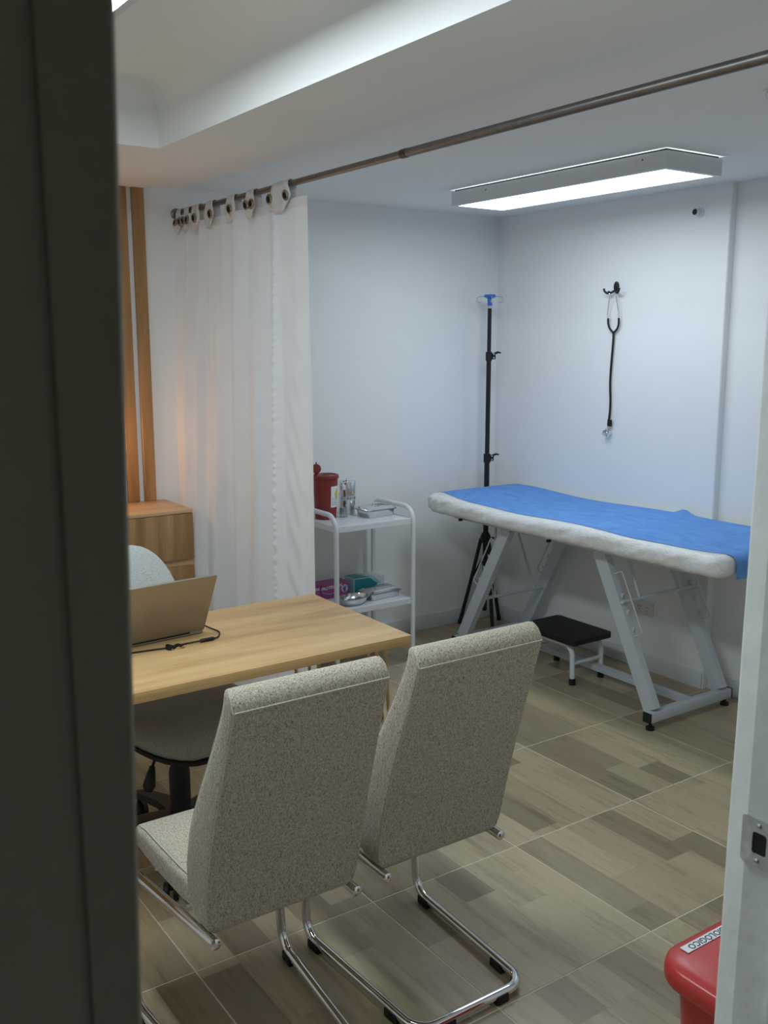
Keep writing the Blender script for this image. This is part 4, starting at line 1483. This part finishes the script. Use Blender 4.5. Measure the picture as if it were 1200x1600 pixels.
# height rods that rest in the notches
for (y, z, yt1, yt2) in ((2.775, 0.52, 2.86, 2.86), (3.735, 0.315, 3.74, 3.93)):
    MB().cyl(bp(NX - 0.022, y, z), bp(FX + 0.03, y, z), 0.0085, 12).build('support_rod', 'grey_metal', bd)
    for (x, yt) in ((3.275, yt1), (3.555, yt2)):
        MB().cyl(bp(x, y, z), bp(x, yt, 0.722), 0.0065, 10).build('strut', 'grey_metal', bd)
# notch teeth and keeper wires on the outer side of every leg
for x in (NX, FX):
    for side in (0, 1):
        if side == 0:
            base, top, sg = V(x, 2.600, 0.078), V(x, 2.930, 0.722), -1
        else:
            base, top, sg = V(x, 3.880, 0.078), V(x, 3.540, 0.722), 1
        # outer normal in the y-z plane
        ax = (top - base).normalized()
        # the catch is on the side facing the end of the bed for the foot leg, the head leg likewise
        nn = V(0, ax.z, -ax.y) * sg
        for f in (0.48, 0.585, 0.69):
            c0 = base + (top - base) * f + nn * 0.034
            mb = MB()
            mb.loft([[c0 - ax * 0.013 + V(dx, 0, 0) - BO, c0 + ax * 0.010 + V(dx, 0, 0) - BO, c0 + nn * 0.024 + ax * 0.012 + V(dx, 0, 0) - BO] for dx in (-0.003, 0.003)])
            mb.build('notch_tooth', 'grey_metal', bd, smooth=0)
        a0 = base + (top - base) * 0.44 + nn * 0.030
        a1 = base + (top - base) * 0.83 + nn * 0.030
        pts = [a0 - BO, a0 + nn * 0.052 - BO, a1 + nn * 0.052 - BO, a1 - BO]
        MB().tube(round_path(pts, 0.010, 4), 0.0032, 8).build('keeper_wire', 'grey_metal', bd)
# black-capped pull pins below the mattress
for y in (3.852, 3.202):
    MB().cyl(bp(3.30, y, 0.722), bp(3.135, y, 0.722), 0.006, 10).build('pull_pin', 'grey_metal', bd)
    MB().cyl(bp(3.140, y, 0.722), bp(3.122, y, 0.722), 0.0075, 10).build('pin_cap', 'black', bd)

# mattress: lofted along its length, rounded in plan, crinkled sides
MZ0, MZ1 = 0.743, 0.833


def mz_top(y):
    return MZ1 + 0.006 * math.exp(-((y - 3.95) / 0.16) ** 2) - 0.010 * math.exp(-((y - 3.45) / 0.22) ** 2) + 0.003 * math.exp(-((y - 2.9) / 0.2) ** 2)


loops = []
NS = 120
cr = 0.11
for k in range(NS + 1):
    q = k / NS
    # denser at the ends
    q = 0.5 - 0.5 * math.cos(PI * q)
    y = BY0 + (BY1 - BY0) * q
    e = min(y - BY0, BY1 - y)
    hw = (BX1 - BX0) / 2
    crk = cr if y > 3 else 0.075
    cut = 0.0
    if e < crk:
        cut = crk - math.sqrt(max(0.0, crk ** 2 - (crk - e) ** 2))
    ez = 0.0
    er = 0.038
    if e < er:
        ez = er - math.sqrt(max(0.0, er ** 2 - (er - e) ** 2))
    zt, zb = mz_top(y) - ez, MZ0 + ez * 0.85
    if zt - zb < 0.012:
        zt, zb = (zt + zb) / 2 + 0.006, (zt + zb) / 2 - 0.006
    w_ = 2 * (hw - cut * 0.85)
    hgt = zt - zb
    lp = []
    for (px, pz) in rrect(w_, hgt, min(0.036, hgt * 0.46), 8):
        wob = 0.0
        if px < 0:
            wob = 0.0055 * noise.noise(Vector((y * 9.0 + pz * 26.0, pz * 9.0, 1.7))) + 0.0042 * math.sin(y * 80 + pz * 150 + 5 * noise.noise(Vector((y * 5, 0, 0)))) * max(0.0, noise.noise(Vector((y * 2.3, 5.0, 0))) + 0.35)
        lp.append((px + (BX0 + BX1) / 2 - wob - BO.x, y - BO.y, pz + (zt + zb) / 2 - BO.z))
    loops.append(lp)
mt = MB().loft(loops).build('mattress', 'cover', bd, smooth=60)
mt['label'] = 'mattress wrapped in crinkled white plastic'

# blue disposable sheet lying on top and over both ends
sh = MB()
path = []
for k in range(5):
    path.append((BY1 + 0.006, 0.775 + 0.030 * k / 4, 1.0))
for k in range(1, 6):
    a = PI / 2 * k / 5
    path.append((BY1 - 0.032 + 0.038 * math.cos(a), mz_top(BY1) - 0.0365 + 0.038 * math.sin(a), 1.0))
n_top = 90
for k in range(1, n_top):
    y = BY1 - 0.032 + (BY0 + 0.032 - (BY1 - 0.032)) * k / n_top
    path.append((y, mz_top(y) + 0.0015, 0.0))
for k in range(0, 6):
    a = PI / 2 * k / 5
    path.append((BY0 + 0.032 - 0.038 * math.sin(a), MZ1 - 0.0345 + 0.036 * math.cos(a), 2.0))
for k in range(1, 8):
    path.append((BY0 - 0.006 - 0.002 * k / 7, MZ1 - 0.034 - 0.062 * k / 7, 2.0))
NXs = 44
vs, fs = [], []
for (y, z, fl) in path:
    # near edge of the sheet, measured from the photograph
    xn = 3.098 + 0.012 * math.sin(y * 4.2) + 0.006 * math.sin(y * 11)
    if y > 3.72:
        xn += 0.085 * min(1.0, (y - 3.72) / 0.36) ** 1.3
    e1 = max(0.0, min(1.0, (2.42 - y) / 0.20))
    xn = xn + e1 ** 2 * 0.055
    e = min(max(y - BY0, 0), max(BY1 - y, 0))
    for i in range(NXs + 1):
        q = i / NXs
        x = xn + (3.705 - xn) * q
        dz = (0.0010 * noise.noise(Vector((x * 22, y * 7, 0))) + 0.0012) * min(1.0, 0.2 + q * 6)
        if fl == 0.0:
            # rounded mattress shoulder on the near side
            if x < BX0 + 0.036:
                d = BX0 + 0.036 - x
                dz -= 0.036 - math.sqrt(max(0.0, 0.036 ** 2 - d ** 2))
            dz += 0.022 * math.exp(-((y - 2.885) / 0.035) ** 2 - ((x - 3.69) / 0.05) ** 2)
            dz += 0.004 * max(0.0, noise.noise(Vector((x * 5, y * 4, 3.0)))) * min(1.0, q * 4)
            if x > BX1 - 0.036:
                d = x - (BX1 - 0.036)
                dz -= 0.036 - math.sqrt(max(0.0, 0.036 ** 2 - d ** 2))
            vs.append((x, y, z + dz))
        else:
            yy = y + (0.003 + 0.004 * noise.noise(Vector((x * 14, z * 18, 2.0)))) * (1 if fl == 1.0 else -1)
            # follow the plan rounding of the mattress corners
            crk = cr if fl == 1.0 else 0.075
            ex = min(x - BX0, BX1 - x)
            if ex < crk:
                c_ = crk - math.sqrt(max(0.0, crk ** 2 - (crk - ex) ** 2))
                yy += (-c_ if fl == 1.0 else c_) * 0.85
            vs.append((x, yy, z + dz * 0.3))
for j in range(len(path) - 1):
    for i in range(NXs):
        a = j * (NXs + 1) + i
        fs.append((a, a + 1, a + NXs + 2, a + NXs + 1))
sh.add([V(*v) - V(3.40, 3.17, MZ1) for v in vs], fs)
so = sh.build('bed_sheet', 'sheet', None, (3.40, 3.17, MZ1), smooth=180)
tag(so, 'blue disposable sheet spread over the examination bed', 'sheet')

# ------------------------------------------------------------------ red waste bin with its label
rb = thing('waste_bin', 'red plastic biohazard bin with a labelled lid beside the doorway', 'bin', (1.645, 0.965, 0))
bw, bdp, bz = 0.37, 0.41, 0.405
mb = MB()
loops = []
for (f, z) in ((0.74, 0.0), (0.76, 0.006), (0.86, bz - 0.05), (0.87, bz - 0.02)):
    loops.append([(p[0], p[1], z) for p in rrect(bw * f, bdp * f, 0.06, 6)])
mb.loft(loops)
mb.build('bucket', 'red', rb, smooth=50)
mb = MB()
loops = []
for (f, z, r) in ((0.93, bz - 0.042, 0.07), (0.985, bz - 0.040, 0.075), (1.0, bz - 0.032, 0.078), (1.0, bz - 0.016, 0.078), (0.985, bz - 0.004, 0.076), (0.95, bz + 0.002, 0.07), (0.80, bz + 0.003, 0.06), (0.78, bz + 0.0035, 0.055), (0.3, bz + 0.006, 0.03)):
    loops.append([(p[0], p[1], z) for p in rrect(bw * f, bdp * f, r, 8)])
mb.loft(loops)
ld = mb.build('lid', 'red', rb, smooth=50)
lc = V(-0.0415, 0.1715, bz + 0.0047)
st_ = MB().box(lc, (0.147, 0.0215, 0.0008)).build('name_label', 'label', ld, smooth=0)
text_part('BIOLÓGICO', 0.0212, 'ink', st_, frame_mtx(lc + V(0, 0.000, 0.0006), (-1, 0, 0), (0, -1, 0)), 'lettering', 0.0002, 0.00015)
MB().box((0, bdp * 0.43 + 0.012, 0.03), (0.08, 0.06, 0.012), 0.004).build('pedal', 'black', rb)
